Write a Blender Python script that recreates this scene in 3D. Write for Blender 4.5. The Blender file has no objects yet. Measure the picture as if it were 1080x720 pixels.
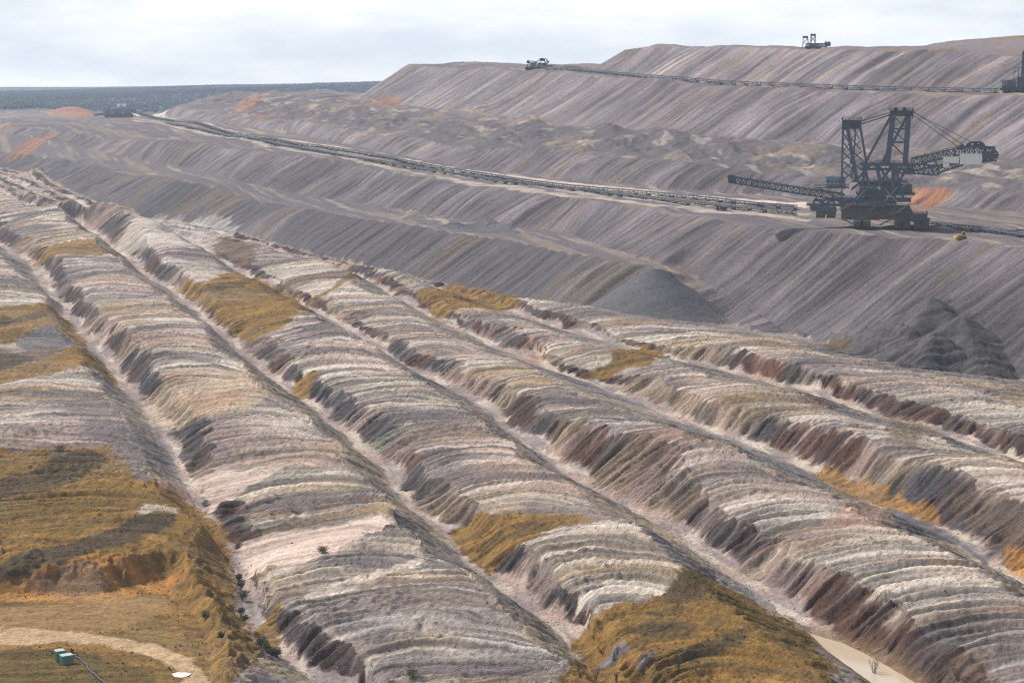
import bpy, math, random
import numpy as np
from mathutils import Vector, Matrix

scene = bpy.context.scene
R = math.radians
# ------------------------------------------------------------------ camera, sky, sun, exposure
F = 2100.0; CX, CY = 540.0, 360.0; HOR = 88.0          # focal length and horizon, measured on the photograph
PITCH = math.atan((CY-HOR)/F); cp, sp = math.cos(PITCH), math.sin(PITCH)
cam_d = bpy.data.cameras.new('camera'); cam = bpy.data.objects.new('camera', cam_d)
scene.collection.objects.link(cam); scene.camera = cam
cam_d.sensor_width = 36.0; cam_d.lens = F/1080*36
cam_d.clip_start = 1.0; cam_d.clip_end = 60000
cam.location = (0, 0, 0); cam.rotation_euler = (math.pi/2-PITCH, 0, 0)

SUN_AZ, SUN_EL = R(-62), R(46)                           # azimuth from +Y, negative = left of the view
sd = Vector((math.sin(SUN_AZ)*math.cos(SUN_EL), math.cos(SUN_AZ)*math.cos(SUN_EL), math.sin(SUN_EL)))
sl = bpy.data.lights.new('sun', 'SUN'); so = bpy.data.objects.new('sun', sl); scene.collection.objects.link(so)
sl.energy = 5.0; sl.angle = R(1.5); sl.color = (1.0, 0.955, 0.89)
so.rotation_euler = (-sd).to_track_quat('-Z', 'Y').to_euler()

w = bpy.data.worlds.new('World'); scene.world = w; w.use_nodes = True
nt = w.node_tree; nt.nodes.clear()
def N(t, **k):
    n = nt.nodes.new(t)
    for a, b in k.items(): setattr(n, a, b)
    return n
out = N('ShaderNodeOutputWorld'); bg = N('ShaderNodeBackground')
sky = N('ShaderNodeTexSky'); sky.sky_type = 'NISHITA'; sky.sun_disc = False
sky.sun_elevation = SUN_EL; sky.sun_rotation = SUN_AZ; sky.dust_density = 2.5; sky.air_density = 1.0
bg.inputs['Strength'].default_value = 0.10
# thin broken cloud layer over the clear sky: noise on the direction, flattened towards the horizon
tc = N('ShaderNodeTexCoord'); mp = N('ShaderNodeMapping'); mp.inputs['Scale'].default_value = (1.0, 1.0, 4.2)
nz = N('ShaderNodeTexNoise'); nz.inputs['Scale'].default_value = 9.0; nz.inputs['Detail'].default_value = 7; nz.inputs['Roughness'].default_value = .52
cr = N('ShaderNodeValToRGB'); cr.color_ramp.elements[0].position = .38; cr.color_ramp.elements[1].position = .6
cr.color_ramp.elements[0].color = (8.3, 9.0, 9.5, 1); cr.color_ramp.elements[1].color = (11.7, 11.65, 11.6, 1)
mx = N('ShaderNodeMix', data_type='RGBA'); sx = N('ShaderNodeSeparateXYZ'); mr = N('ShaderNodeMapRange', interpolation_type='SMOOTHSTEP')
mr.inputs['From Min'].default_value = .10; mr.inputs['From Max'].default_value = .42; mr.inputs['To Min'].default_value = .9; mr.inputs['To Max'].default_value = .12   # the cloud bank stands low over the horizon
nt.links.new(tc.outputs['Generated'], mp.inputs['Vector']); nt.links.new(mp.outputs[0], nz.inputs['Vector'])
nt.links.new(nz.outputs['Fac'], cr.inputs['Fac']); nt.links.new(sky.outputs[0], mx.inputs['A']); nt.links.new(cr.outputs[0], mx.inputs['B'])
nt.links.new(tc.outputs['Generated'], sx.inputs[0]); nt.links.new(sx.outputs['Z'], mr.inputs['Value']); nt.links.new(mr.outputs[0], mx.inputs['Factor'])
nt.links.new(mx.outputs['Result'], bg.inputs['Color']); nt.links.new(bg.outputs[0], out.inputs['Surface'])

vs = scene.view_settings; vs.view_transform = 'Standard'; vs.look = 'None'; vs.gamma = 1; vs.use_curve_mapping = False
vs.exposure = 0.10
scene.render.engine = 'CYCLES'
scene.cycles.use_denoising = True; scene.cycles.denoiser = 'OPENIMAGEDENOISE'; scene.cycles.denoising_input_passes = 'RGB_ALBEDO_NORMAL'; scene.cycles.denoising_prefilter = 'NONE'; scene.cycles.use_adaptive_sampling = False; scene.cycles.filter_width = 1.15
scene.cycles.max_bounces = 6; scene.cycles.diffuse_bounces = 3; scene.cycles.volume_bounces = 1

HAZE = .00007                                          # density of the air, per metre
AZ_STEP, R_STEP = .038, .0009                           # mesh fineness of the ground
# ------------------------------------------------------------------ survey of the pit: rays of the camera, rows of the dump
def ray(px, py):
    a = (np.asarray(px, float)-CX)/F; b = -(np.asarray(py, float)-CY)/F
    y = cp+b*sp; z = -sp+b*cp
    return a/y, z/y
AX = ray(-200, HOR)[0]; A = math.atan(-AX); cA, sA = math.cos(A), math.sin(A)   # direction in which the dump rows run
def uv(x, y): return -x*sA+y*cA, x*cA+y*sA              # u along the rows, v across them
def xy(u, v): return -u*sA+v*cA, u*cA+v*sA
FZ, FS = -146.2, .04                                    # pit floor: height at the near end, fall towards the camera
DG=np.arange(150.,9000.,1.0)
UG=np.arange(0.,9000.,4.)
L={}; ORDER=[]
def fin(name,pts,ends=True):
    pts=np.array(pts); u,v=uv(pts[:,0],pts[:,1]); i=np.argsort(u)
    L[name]=(u[i],v[i],pts[i,2]); ORDER.append(name)
def at(name,u):
    a=L[name]; return np.interp(u,a[0],a[1]),np.interp(u,a[0],a[2])
def solve(name,P,kind,prev=None,val=0.):
    out=[]
    n=len(P); vals=np.interp(np.arange(n),np.linspace(0,n-1,np.size(val)),np.atleast_1d(val)) if np.size(val)!=n else np.array(val)
    for (px,py),w in zip(P,vals):
        dx,dz=ray(px,py)
        if kind=='floor':
            D=(FZ+w)/(dz-FS)
        else:
            u,v=uv(DG*dx,DG); pv,pz=at(prev,u)
            if kind=='slope': f=DG*dz-pz-math.tan(math.radians(w))*(v-pv)
            else: f=pv+w-v
            s=np.where((f[:-1]>0)&(f[1:]<=0))[0]
            if len(s)==0: continue
            D=DG[s[0]]+f[s[0]]/(f[s[0]]-f[s[0]+1])
        out.append((D*dx,D,D*dz))
    fin(name,out)

V0=[(0,260),(31,278),(44,300),(62,320),(89,360),(118,392),(140,420),(164,451),(184,480),(198,505),(215,530),(240,560),(250,600),(256,640),(268,665),(290,692),(322,711),(345,725)]
R1C=[(-20,262),(13,284),(35,302),(50,322),(66,345),(78,367),(90,388),(112,422),(135,455),(153,482),(168,512),(191,544),(204,584),(214,620),(222,650),(240,675),(262,705),(280,730)]
V1=[(50,205),(84,236),(112,258),(135,273),(150,290),(182,308),(204,324),(227,347),(244,362),(269,382),(284,397),(313,422),(338,438),(357,452),(382,474),(407,498),(424,518),(442,537),(460,558),(490,588),(518,609),(547,634),(580,660),(605,680),(622,697),(645,725)]
R2L=[(-30,215),(20,243),(49,262),(78,294),(100,318),(124,340),(151,369),(160,388),(184,407),(200,431),(213,453),(228,485),(245,522),(275,575),(296,625),(320,648),(344,669),(370,692),(400,725)]
R2C=[(36,205),(73,233),(103,258),(128,277),(143,291),(172,310),(193,325),(216,348),(232,363),(255,383),(268,398),(296,424),(318,440),(336,455),(352,470),(368,492),(395,516),(418,538),(440,560),(474,590),(505,613),(533,638),(565,663),(588,683),(606,700),(630,728)]
V2=[(210,255),(262,285),(300,306),(318,318),(349,331),(362,340),(400,362),(440,390),(480,410),(509,432),(536,454),(555,468),(576,482),(604,504),(631,520),(658,532),(684,548),(710,564),(735,582),(760,602),(798,628),(830,648),(860,668),(900,690),(945,718),(970,735)]
R3L=[(105,195),(150,240),(175,275),(205,300),(235,324),(262,340),(290,356),(310,372),(330,388),(348,402),(373,420),(400,438),(424,456),(445,482),(470,500),(495,522),(515,540),(555,569),(590,585),(603,612),(631,630),(655,668),(690,700),(715,730)]
R3C=[(196,258),(250,288),(288,309),(306,321),(337,335),(350,344),(387,366),(427,394),(466,415),(494,438),(520,460),(538,474),(560,490),(588,512),(614,528),(640,540),(665,556),(692,566),(712,588),(738,612),(765,640),(790,662),(815,685),(850,712),(868,730)]
V3=[(330,262),(380,290),(413,307),(440,322),(455,332),(484,345),(511,358),(536,373),(573,388),(604,394),(622,402),(640,408),(669,422),(700,440),(740,455),(780,466),(804,475),(830,488),(860,502),(900,522),(940,540),(985,560),(1020,578),(1060,602),(1100,625)]
R4L=[(250,272),(330,310),(364,328),(395,345),(418,357),(440,374),(470,388),(505,398),(531,404),(562,416),(591,434),(625,448),(660,462),(695,476),(736,498),(752,524),(778,547),(804,562),(830,578),(872,590),(900,600),(915,615),(947,630),(978,653),(1000,669),(1027,689),(1070,715),(1100,735)]
R4C=[(318,265),(370,294),(404,311),(432,328),(447,337),(476,350),(503,363),(528,378),(562,394),(592,400),(612,409),(630,415),(658,430),(690,448),(728,463),(768,476),(792,486),(815,498),(848,515),(885,535),(925,552),(965,565),(1000,580),(1030,597),(1075,625),(1110,650)]
V4=[(430,285),(480,305),(530,325),(570,335),(610,350),(644,360),(690,372),(720,380),(750,387),(780,394),(800,399),(825,407),(853,418),(900,430),(942,440),(982,450),(1018,460),(1056,475),(1100,495)]
R5L=[(350,262),(400,285),(440,306),(480,325),(505,336),(530,342),(553,353),(576,366),(600,374),(630,384),(660,395),(700,405),(740,412),(776,427),(815,436),(851,446),(905,460),(949,478),(985,492),(1036,515),(1080,533),(1110,545)]
R5C=[(420,289),(472,310),(522,330),(562,341),(602,355),(636,366),(682,378),(712,386),(742,393),(772,401),(792,406),(817,414),(845,425),(890,438),(932,448),(972,458),(1008,470),(1046,486),(1090,507)]
R6L=[(480,293),(540,315),(600,335),(640,346),(690,358),(720,362),(760,366),(796,372),(836,382),(882,402),(916,412),(942,421),(967,430),(1009,441),(1062,458),(1100,472)]
R6C=[(500,288),(560,308),(620,326),(660,334),(700,338),(740,343),(790,352),(831,360),(876,373),(904,378),(927,389),(958,393),(982,397),(1024,414),(1062,424),(1090,434)]
BB=[(-60,168),(0,176),(50,190),(100,212),(130,229),(200,236),(250,245),(330,268),(400,284),(470,300),(560,318),(620,330),(700,336),(765,338),(830,352),(900,370),(960,388),(1000,390),(1080,400)]
B1E=[(-40,130),(26,133),(64,137),(89,141),(140,147),(180,149),(226,153),(298,164),(370,174),(426,184),(500,198),(600,210),(700,221),(780,231),(870,244),(980,251),(1080,262),(1120,267)]
B1B=[(110,122),(180,124),(230,130),(300,140),(380,155),(450,170),(520,180),(600,190),(700,200),(780,205),(870,208),(1000,219),(1080,226)]
D1C=[(183,188),(213,194),(243,203),(272,211),(310,217),(366,228),(428,236),(491,247),(540,253),(587,264),(639,272),(691,282)]
S1B=[(200,179),(250,190),(300,203),(366,213),(430,224),(500,236),(560,241),(602,247),(640,262),(688,277)]
S2E=[(187,113),(264,124),(332,131),(383,139),(491,155),(580,157),(639,165),(695,170),(780,181),(870,188),(967,197),(1080,206),(1120,210)]
M=[(205,101),(221,98),(290,98),(370,106),(430,112),(520,122),(600,132),(700,141),(800,148),(900,155),(1000,160),(1080,170)]
S3T=[(430,70),(500,72),(560,74),(630,80),(700,86),(800,92),(900,97),(1000,99),(1060,100),(1110,101)]
S4T=[(655,51),(700,50),(840,50),(930,53),(1000,53),(1080,61),(1110,64)]
QUIET = True
solve('V0',V0,'floor')
solve('R1C',R1C,'floor',val=[8]*10+[9,10,10.5,10,9,8,8,8])
solve('R2L',R2L,'slope','V0',35); solve('R2C',R2C,'slope','R2L',7); solve('V1',V1,'floor')
solve('R3L',R3L,'slope','V1',35); solve('R3C',R3C,'slope','R3L',7); solve('V2',V2,'floor')
solve('R4L',R4L,'slope','V2',35); solve('R4C',R4C,'slope','R4L',7); solve('V3',V3,'floor')
solve('R5L',R5L,'slope','V3',34); solve('R5C',R5C,'slope','R5L',7); solve('V4',V4,'floor')
solve('R6L',R6L,'slope','V4',34); solve('R6C',R6C,'slope','R6L',7); solve('BB',BB,'floor')
solve('D1C',D1C,'slope','BB',33); solve('S1B',S1B,'slope','D1C',-1)
_a, _b = L['S1B'], L['BB']; _k = _b[0] < _a[0][0]-60; _k2 = _b[0] > _a[0][-1]+150
L['S1X'] = tuple(np.concatenate([_b[i][_k], _a[i], _b[i][_k2]]) for i in range(3))
solve('B1E',B1E,'slope','S1X',31); solve('B1B',B1B,'slope','B1E',0.4)
solve('S2E',S2E,'slope','B1B',31); solve('M',M,'slope','S2E',12); solve('S3B',M,'width','M',8)
solve('S3T',S3T,'slope','S3B',31); solve('S4B',[(x,y-3) for x,y in S3T],'width','S3T',22); solve('S4T',S4T,'slope','S4B',31)
HTP=[(925,53),(938,51),(971,45),(1020,42),(1080,37),(1110,34)]
_s = L['S4T']; L['HBX'] = (_s[0], _s[1]+170, _s[2]+1)
solve('HT',HTP,'slope','HBX',9)

# ------------------------------------------------------------------ profile lines of the terrain, sampled along the rows
NU = len(UG)
def smooth(a, s):
    k = np.arange(-int(3*s), int(3*s)+1); g = np.exp(-k*k/(2*s*s)); g /= g.sum()
    return np.convolve(np.pad(a, len(k)//2, mode='edge'), g, 'valid')
def zfloor(y): return FZ+FS*np.minimum(y, 1750.)
def rise(name, ridge):
    u, v, z = L[name]
    vv = np.interp(UG, u, v); zz = np.interp(UG, u, z)
    if ridge:
        h = z-zfloor(xy(u, v)[1]); hh = np.interp(UG, u, h); zz = zfloor(xy(UG, vv)[1])+hh
    return smooth(vv, 1.6), smooth(zz, 1.6)
PV, PZ = {}, {}
for n in ['R1C','V0','R2L','R2C','V1','R3L','R3C','V2','R4L','R4C','V3','R5L','R5C','V4','R6L','R6C','BB']: PV[n], PZ[n] = rise(n, True)
for n in ['D1C','S1B','B1E','B1B','S2E','M','S3B','S3T','S4B','S4T','HT']: PV[n], PZ[n] = rise(n, False)
def zf_at(v): return zfloor(xy(UG, v)[1])
# the rows run out against the foot of the big slope
bb = PV['BB']; nxt = bb.copy()
for n in ['R6C','R6L','V4','R5C','R5L','V3','R4C','R4L','V2','R3C','R3L','V1','R2C','R2L','V0','R1C']:
    fade = np.clip((bb-PV[n]+6)/22, 0, 1); fade = fade*fade*(3-2*fade)
    vn_ = np.minimum(PV[n], nxt-(9.0 if n[0] == 'V' else 2.0)); h = (PZ[n]-zf_at(PV[n]))*fade
    PV[n] = vn_; PZ[n] = zf_at(vn_)+h; nxt = vn_
# the second dump ridge in front of the big slope, with its two ends
frac = {}
for n in ['D1C','S1B']:
    u, v, z = L[n]; i0, i1 = UG < u[0], UG > u[-1]
    f = (PV[n]-PV['BB'])/np.maximum(PV['B1E']-PV['BB'], 1)
    f0 = np.interp(u[0], UG, f); f1 = np.interp(u[-1], UG, f)
    f = np.where(i0, f0, np.where(i1, f1, f)); f = np.clip(f, .12 if n == 'D1C' else .2, .8 if n == 'D1C' else .88)
    f = smooth(f, 5); PV[n] = PV['BB']+f*(PV['B1E']-PV['BB'])
    zl = PZ['BB']+f*(PZ['B1E']-PZ['BB'])
    dist = np.where(i0, u[0]-UG, np.where(i1, UG-u[-1], 0))
    wf = np.clip(dist/280, 0, 1); wf = wf*wf*(3-2*wf); PZ[n] = np.where(i1, PZ[n]*(1-wf)+zl*wf, PZ[n])
    PZ[n] = np.where(i0 & (dist > 0), zl+(PZ[n]-zl)*np.clip(1-dist/60, 0, 1), PZ[n])
_dx, _dz = ray(691, 281.5); CONE = (*[float(q) for q in uv(934*_dx, 934.)], float(934*_dz))
print('cone', CONE)
_j = (UG >= 796) & (UG <= 884); _w = (884-UG)/88.       # the ridge ends in a fresh cone; the big slope comes down behind it
PV['S1B'] = np.where(_j, 394+13*_w, PV['S1B']); PZ['S1B'] = np.where(_j, -88.5-22*_w, PZ['S1B'])
PV['D1C'] = np.where(_j, PV['S1B']-8, PV['D1C']); PZ['D1C'] = np.where(_j, np.minimum(-86.5, np.maximum(zf_at(PV['D1C'])+.6, CONE[2]-1.2-.75*np.maximum(CONE[0]-UG, 0))), PZ['D1C'])
_cz = CONE[2]-.62*np.sqrt(.85*(UG-CONE[0])**2+(PV['D1C']-CONE[1])**2); PZ['D1C'] = np.where(_j & (UG < CONE[0]+8), np.maximum(np.minimum(PZ['D1C'], _cz), zf_at(PV['D1C'])+.5), PZ['D1C'])
_j2 = (UG > CONE[0]-2) & (UG < 900); _w2 = np.clip((900-UG)/(900-CONE[0]), 0, 1); PV['D1C'] = np.where(_j2, np.minimum(PV['D1C']*(1-_w2)+(CONE[1])*_w2, PV['S1B']-3), PV['D1C'])
PV['BB'] = np.where(_j, np.minimum(PV['BB'], PV['D1C']-2), PV['BB']); PZ['BB'] = np.where(_j, zf_at(PV['BB']), PZ['BB'])
for n, f in (('D1C', .03), ('S1B', .06)):
    PV[n] = np.where(UG < 796, PV['BB']+f*(PV['B1E']-PV['BB']), PV[n]); PZ[n] = np.where(UG < 796, PZ['BB']+f*(PZ['B1E']-PZ['BB']), PZ[n])
PLAIN = -50.
def endat(n, u_e, base): PZ[n] = np.where(UG > u_e, np.maximum(base, PZ[n]-.62*(UG-u_e)), PZ[n])
endat('S2E', 2560, PLAIN); endat('M', 2640, PLAIN); endat('S3B', 2640, PLAIN)
endat('S3T', 1868, np.minimum(PZ['S3T'], PZ['S3B'])); endat('S4B', 1868, np.minimum(PZ['S4B'], PZ['S3B']))
endat('S4T', 1481, PZ['S4B'])
PV['PL'] = PV['S4T']+60; PZ['PL'] = PZ['S4T'].copy(); PV['HB'] = PV['S4T']+170; PZ['HB'] = PZ['S4T'].copy()
endat('PL', 1900, PLAIN); endat('HB', 1900, PLAIN)
endat('HT', L['HT'][0][-1], PLAIN)
PZ['HT'] = np.minimum(PZ['HT'], 70)
PV['END'] = PV['HT']+2500; PZ['END'] = np.where(UG > 1900, PLAIN, PZ['HT'])
PV['R1V'] = PV['R1C']-57; PZ['R1V'] = zf_at(PV['R1V']); PV['R1L'] = PV['R1C']-47; PZ['R1L'] = zf_at(PV['R1L'])+PZ['R1C']-zf_at(PV['R1C'])-2.5
PV['R0C'] = PV['R1C']-70; PZ['R0C'] = zf_at(PV['R0C'])+10; PV['R0L'] = PV['R1C']-100; PZ['R0L'] = zf_at(PV['R0L'])+6
PV['R0V'] = PV['R1C']-110; PZ['R0V'] = zf_at(PV['R0V'])+0; PV['X0'] = PV['R1C']*0-2500; PZ['X0'] = zf_at(PV['R0V'])+8
for n in ['V0','V1','V2','V3','V4']:
    PV[n+'a'] = PV[n]-1.5; PV[n+'b'] = PV[n]+2.2; PZ[n+'a'] = PZ[n]; PZ[n+'b'] = PZ[n]+.3
_n0 = np.clip((540-UG)/60, 0, 1)*2.5; PV['V0a'] = PV['V0a']+_n0; PV['V0b'] = PV['V0b']+_n0
TOP, LEFT, RIGHT, VAL, SLOPE, BENCH, MESS, PLAT, DUMP = range(9)
SEQ = [('X0',TOP),('R0V',LEFT),('R0L',TOP),('R0C',RIGHT),('R1V',LEFT),('R1L',TOP),('R1C',RIGHT),('V0a',VAL),('V0b',LEFT),('R2L',TOP),('R2C',RIGHT),
 ('V1a',VAL),('V1b',LEFT),('R3L',TOP),('R3C',RIGHT),('V2a',VAL),('V2b',LEFT),('R4L',TOP),('R4C',RIGHT),('V3a',VAL),('V3b',LEFT),('R5L',TOP),('R5C',RIGHT),
 ('V4a',VAL),('V4b',LEFT),('R6L',TOP),('R6C',RIGHT),('BB',DUMP),('D1C',BENCH),('S1B',SLOPE),('B1E',BENCH),('B1B',SLOPE),('S2E',MESS),('M',BENCH),
 ('S3B',SLOPE),('S3T',BENCH),('S4B',SLOPE),('S4T',PLAT),('PL',PLAT),('HB',PLAT),('HT',PLAT),('END',PLAT)]
NAMES = [s[0] for s in SEQ]; TYPE = np.array([s[1] for s in SEQ])
# passes of the spreader: crests and shoulders wander and rise and fall along every row
_r = np.random.RandomState(11)
def wander(lam, amp):
    a = smooth(_r.randn(NU), lam/4./2.5); return a/a.std()*amp
for n in ['R1L','R1C','R2L','R2C','R3L','R3C','R4L','R4C','R5L','R5C','R6L','R6C']:
    sq = np.clip((PV['BB']-PV[n])/30, 0, 1)
    PZ[n] = PZ[n]+sq*(wander(34, .7)+wander(90, .9)); PV[n] = PV[n]+sq*(wander(34, 1.6)+wander(14, .7 if n[-1] == 'C' else 1.3))
for n in ['V0','V1','V2','V3','V4']:
    a = wander(26, 1.3); b = np.abs(wander(22, 2.2)); PV[n+'a'] = PV[n+'a']+a*.6; PV[n+'b'] = PV[n+'b']+a+b-1.2; PZ[n+'b'] = PZ[n+'b']+b*.15
for n in ['B1E','S2E','M','S3T','S4T']:
    PZ[n] = PZ[n]+wander(60, .8)+wander(18, .45); PV[n] = PV[n]+wander(40, 1.6)
V_ = np.stack([PV[n] for n in NAMES]); Z_ = np.stack([PZ[n] for n in NAMES])
for k in range(1, len(NAMES)): V_[k] = np.maximum(V_[k], V_[k-1]+.6)
ff = np.clip((UG-2500)/260, 0, 1); ff = ff*ff*(3-2*ff)          # beyond the pit: the plain
iM = NAMES.index('B1B')
for k in range(len(NAMES)):
    if k < iM: Z_[k] = Z_[k]*(1-ff)+PLAIN*ff
V_ = V_.astype(np.float32); Z_ = Z_.astype(np.float32)

_rng = np.random.RandomState(7); _T = _rng.rand(1024, 1024).astype(np.float32)
def vn(x, y, s=0):                                     # value noise 0..1
    x = np.asarray(x, np.float32)+s*37.31; y = np.asarray(y, np.float32)+s*91.7
    xi = np.floor(x); yi = np.floor(y); fx = x-xi; fy = y-yi
    xi = xi.astype(np.int32); yi = yi.astype(np.int32)
    fx = fx*fx*(3-2*fx); fy = fy*fy*(3-2*fy)
    x0 = (xi+yi//1024*331) & 1023; x1 = (xi+1+yi//1024*331) & 1023; y0 = yi & 1023; y1 = (yi+1) & 1023
    return (_T[x0, y0]*(1-fx)+_T[x1, y0]*fx)*(1-fy)+(_T[x0, y1]*(1-fx)+_T[x1, y1]*fx)*fy
def fbm(x, y, s=0, o=4):
    r = 0; a = .5; t = 0
    for i in range(o): r = r+a*vn(x*2**i, y*2**i, s+i*5); t += a; a *= .5
    return r/t
def sstep(a, b, x): t = np.clip((x-a)/(b-a), 0, 1); return t*t*(3-2*t)

def locate(u, v):
    fi = np.clip(u/4., 0, NU-1.001); i = fi.astype(np.int32); f = (fi-i).astype(np.float32)
    k = np.zeros(len(u), np.int32)
    for j in range(1, len(NAMES)-1): k += (v > V_[j, i]*(1-f)+V_[j, i+1]*f)
    v0 = V_[k, i]*(1-f)+V_[k, i+1]*f; v1 = V_[k+1, i]*(1-f)+V_[k+1, i+1]*f
    z0 = Z_[k, i]*(1-f)+Z_[k, i+1]*f; z1 = Z_[k+1, i]*(1-f)+Z_[k+1, i+1]*f
    t = np.clip((v-v0)/np.maximum(v1-v0, .1), 0, 1)
    return k, t, v0, v1, z0+(z1-z0)*t
def far_hill(x, y):
    px = x/np.maximum(y, 1)*F+CX
    top = np.interp(px, [-700, -100, 0, 150, 300, 400, 700, 1600], [-38, -33, -28, -20, -8, 0, 4, 4])
    return sstep(3350, 5200, y)*(top-PLAIN)*(.75+.5*fbm(x/900, y/900, 3, 3))
def cone_z(u, v):
    du = u-CONE[0]; dv = v-CONE[1]
    return CONE[2]-.62*np.sqrt(du*du*.85+dv*dv+2.0)
def inside(u, v, poly):
    c = np.zeros(len(u), bool); p = np.asarray(poly); q = np.roll(p, 1, axis=0)
    for (a, b), (d, e) in zip(p, q):
        if b == e: continue
        c ^= ((b > v) != (e > v)) & (u < (d-a)*(v-b)/(e-b)+a)
    return c
def sdist(u, v, poly):                                 # distance to the outline, negative inside
    p = np.asarray(poly); q = np.roll(p, -1, axis=0); m = np.full(len(u), 1e9, np.float32)
    for a, b in zip(p, q):
        d = b-a; L2 = max(d@d, 1e-6); t = np.clip(((u-a[0])*d[0]+(v-a[1])*d[1])/L2, 0, 1)
        m = np.minimum(m, np.hypot(u-a[0]-t*d[0], v-a[1]-t*d[1]))
    return np.where(inside(u, v, poly), -m, m)
HEAPS = []
MOUNDS = []                                            # (u, v, radius_u, radius_v, height)
QUARRY = None; POND = None
def base_z(x, y):                                      # the shape without its small relief
    u, v = uv(x, y); acc = 0
    for d, wt in ((-2.2, .25), (0, .5), (2.2, .25)): acc = acc+wt*locate(u, v+d)[4]
    z = acc+far_hill(x, y)
    z = np.maximum(z, np.where((np.abs(u-CONE[0]) < 90) & (np.abs(v-CONE[1]) < 90), cone_z(u, v), -999))
    for (hu, hv, hz, hs) in HEAPS:
        d = np.sqrt((u-hu)**2+(v-hv)**2+3.); z = np.maximum(z, np.where(d < 70, hz-hs*d*(1+.12*np.sin(5*np.arctan2(v-hv, u-hu)+hu)), -999))
    for (mu, mv, ru, rv, h) in MOUNDS:
        d2 = ((u-mu)/ru)**2+((v-mv)/rv)**2
        z = z+np.where(d2 < 6, h*np.exp(-d2), 0)
    if QUARRY is not None:
        b = (u > QB[0]) & (u < QB[1]) & (v > QB[2]) & (v < QB[3])
        if b.any():
            s = sdist(u[b], v[b], QUARRY)
            z[b] = np.minimum(z[b], QZ+np.maximum(s, 0)*1.25+(u[b]-QB[0])*.015)
    if POND is not None:
        b = (u > PB[0]) & (u < PB[1]) & (v > PB[2]) & (v < PB[3])
        if b.any():
            s = sdist(u[b], v[b], POND); wgt = sstep(5, 0, s)
            z[b] = z[b]*(1-wgt)+(PZW+np.clip(s*.35, -.7, 1.2))*wgt
    return z
DM = np.concatenate([np.arange(330, 1300, .8), np.arange(1300, 6500, 4.)])
def hit(px, py):                                       # where a sight line of the photograph meets the ground
    dx, dz = ray(px, py); x = DM*dx; f = DM*dz-base_z(x, DM)
    s = np.where((f[:-1] > 0) & (f[1:] <= 0))[0]
    if len(s) == 0: return None
    s = s[0]; D = DM[s]+(DM[s+1]-DM[s])*f[s]/(f[s]-f[s+1])
    return np.array([D*dx, D, D*dz])
def trace(pts):
    r = [hit(*p) for p in pts]; return [p for p in r if p is not None]
def trace_uv(pts): return np.array([uv(p[0], p[1]) for p in trace(pts)])
_c = L['D1C']; # quarried floor with the dirt track, and the pool at the end of the valley
QP = [(-60,645),(-30,640),(60,634),(110,636),(150,626),(174,622),(182,640),(205,655),(216,672),(222,700),(222,760),(-60,760)]
_dx, _dz = ray(100, 690); _D = (FZ+1.5)/(_dz-FS); QZ = float(_D*_dz)
def on_plane(p, z): dx, dz = ray(*p); D = z/dz; return uv(D*dx, D)
_q = np.array([on_plane(p, QZ) for p in QP]); QB = (_q[:,0].min()-60, _q[:,0].max()+60, _q[:,1].min()-60, _q[:,1].max()+60); QUARRY = _q
POP = [(853,667),(866,671),(890,678),(915,690),(940,704),(968,721),(990,742),(950,742),(920,720),(898,704),(872,685)]
_dx, _dz = ray(870, 674); _D = FZ/(_dz-FS); PZW = float(_D*_dz)
_q = np.array([on_plane(p, PZW) for p in POP]); PB = (_q[:,0].min()-9, _q[:,0].max()+9, _q[:,1].min()-9, _q[:,1].max()+9); POND = _q
for px, py, ru, rv, h in [(74,119,60,30,9),(404,107,40,16,6),(60,180,40,14,6),(100,176,40,12,4),(35,186,30,12,5),
                          (440,232,16,8,5),(470,238,22,7,4),(515,240,18,8,5),(538,243,12,6,3),(500,118,30,10,4),(640,138,20,8,5),(700,142,26,9,4),(560,128,18,7,4),
                          (716,166,14,6,3),(770,158,16,7,4),(660,158,18,6,3),(200,640,10,8,3)]:
    p = hit(px, py)
    if p is not None: MOUNDS.append((*uv(p[0], p[1]), ru, rv, h))

for px, py, dn, hs in [(950,330,15,.60),(984,317,21,.58),(1016,330,17,.62),(925,356,8,.6),(985,348,18,.66)]:   # slumped dark heap at the foot of the big slope
    p = hit(px, py); f = 1-dn/p[1]; HEAPS.append((*[float(q) for q in uv(p[0]*f, p[1]*f)], float(p[2]*f), hs))
# ------------------------------------------------------------------ materials (helpers)
def mat(name, col, rough=.8, metal=0., var=.25, scale=1.5, bump=.0):
    m = bpy.data.materials.new(name); m.use_nodes = True; t = m.node_tree; b = t.nodes['Principled BSDF']
    b.inputs['Roughness'].default_value = rough; b.inputs['Metallic'].default_value = metal
    tc = t.nodes.new('ShaderNodeTexCoord'); n = t.nodes.new('ShaderNodeTexNoise'); n.inputs['Scale'].default_value = scale; n.inputs['Detail'].default_value = 5
    t.links.new(tc.outputs['Object'], n.inputs['Vector'])
    x = t.nodes.new('ShaderNodeMix'); x.data_type = 'RGBA'
    x.inputs['A'].default_value = (*[c*(1-var) for c in col], 1); x.inputs['B'].default_value = (*[min(1, c*(1+var)) for c in col], 1)
    t.links.new(n.outputs['Fac'], x.inputs['Factor']); t.links.new(x.outputs['Result'], b.inputs['Base Color'])
    if bump:
        bm_ = t.nodes.new('ShaderNodeBump'); bm_.inputs['Strength'].default_value = bump
        t.links.new(n.outputs['Fac'], bm_.inputs['Height']); t.links.new(bm_.outputs[0], b.inputs['Normal'])
    return m
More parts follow.
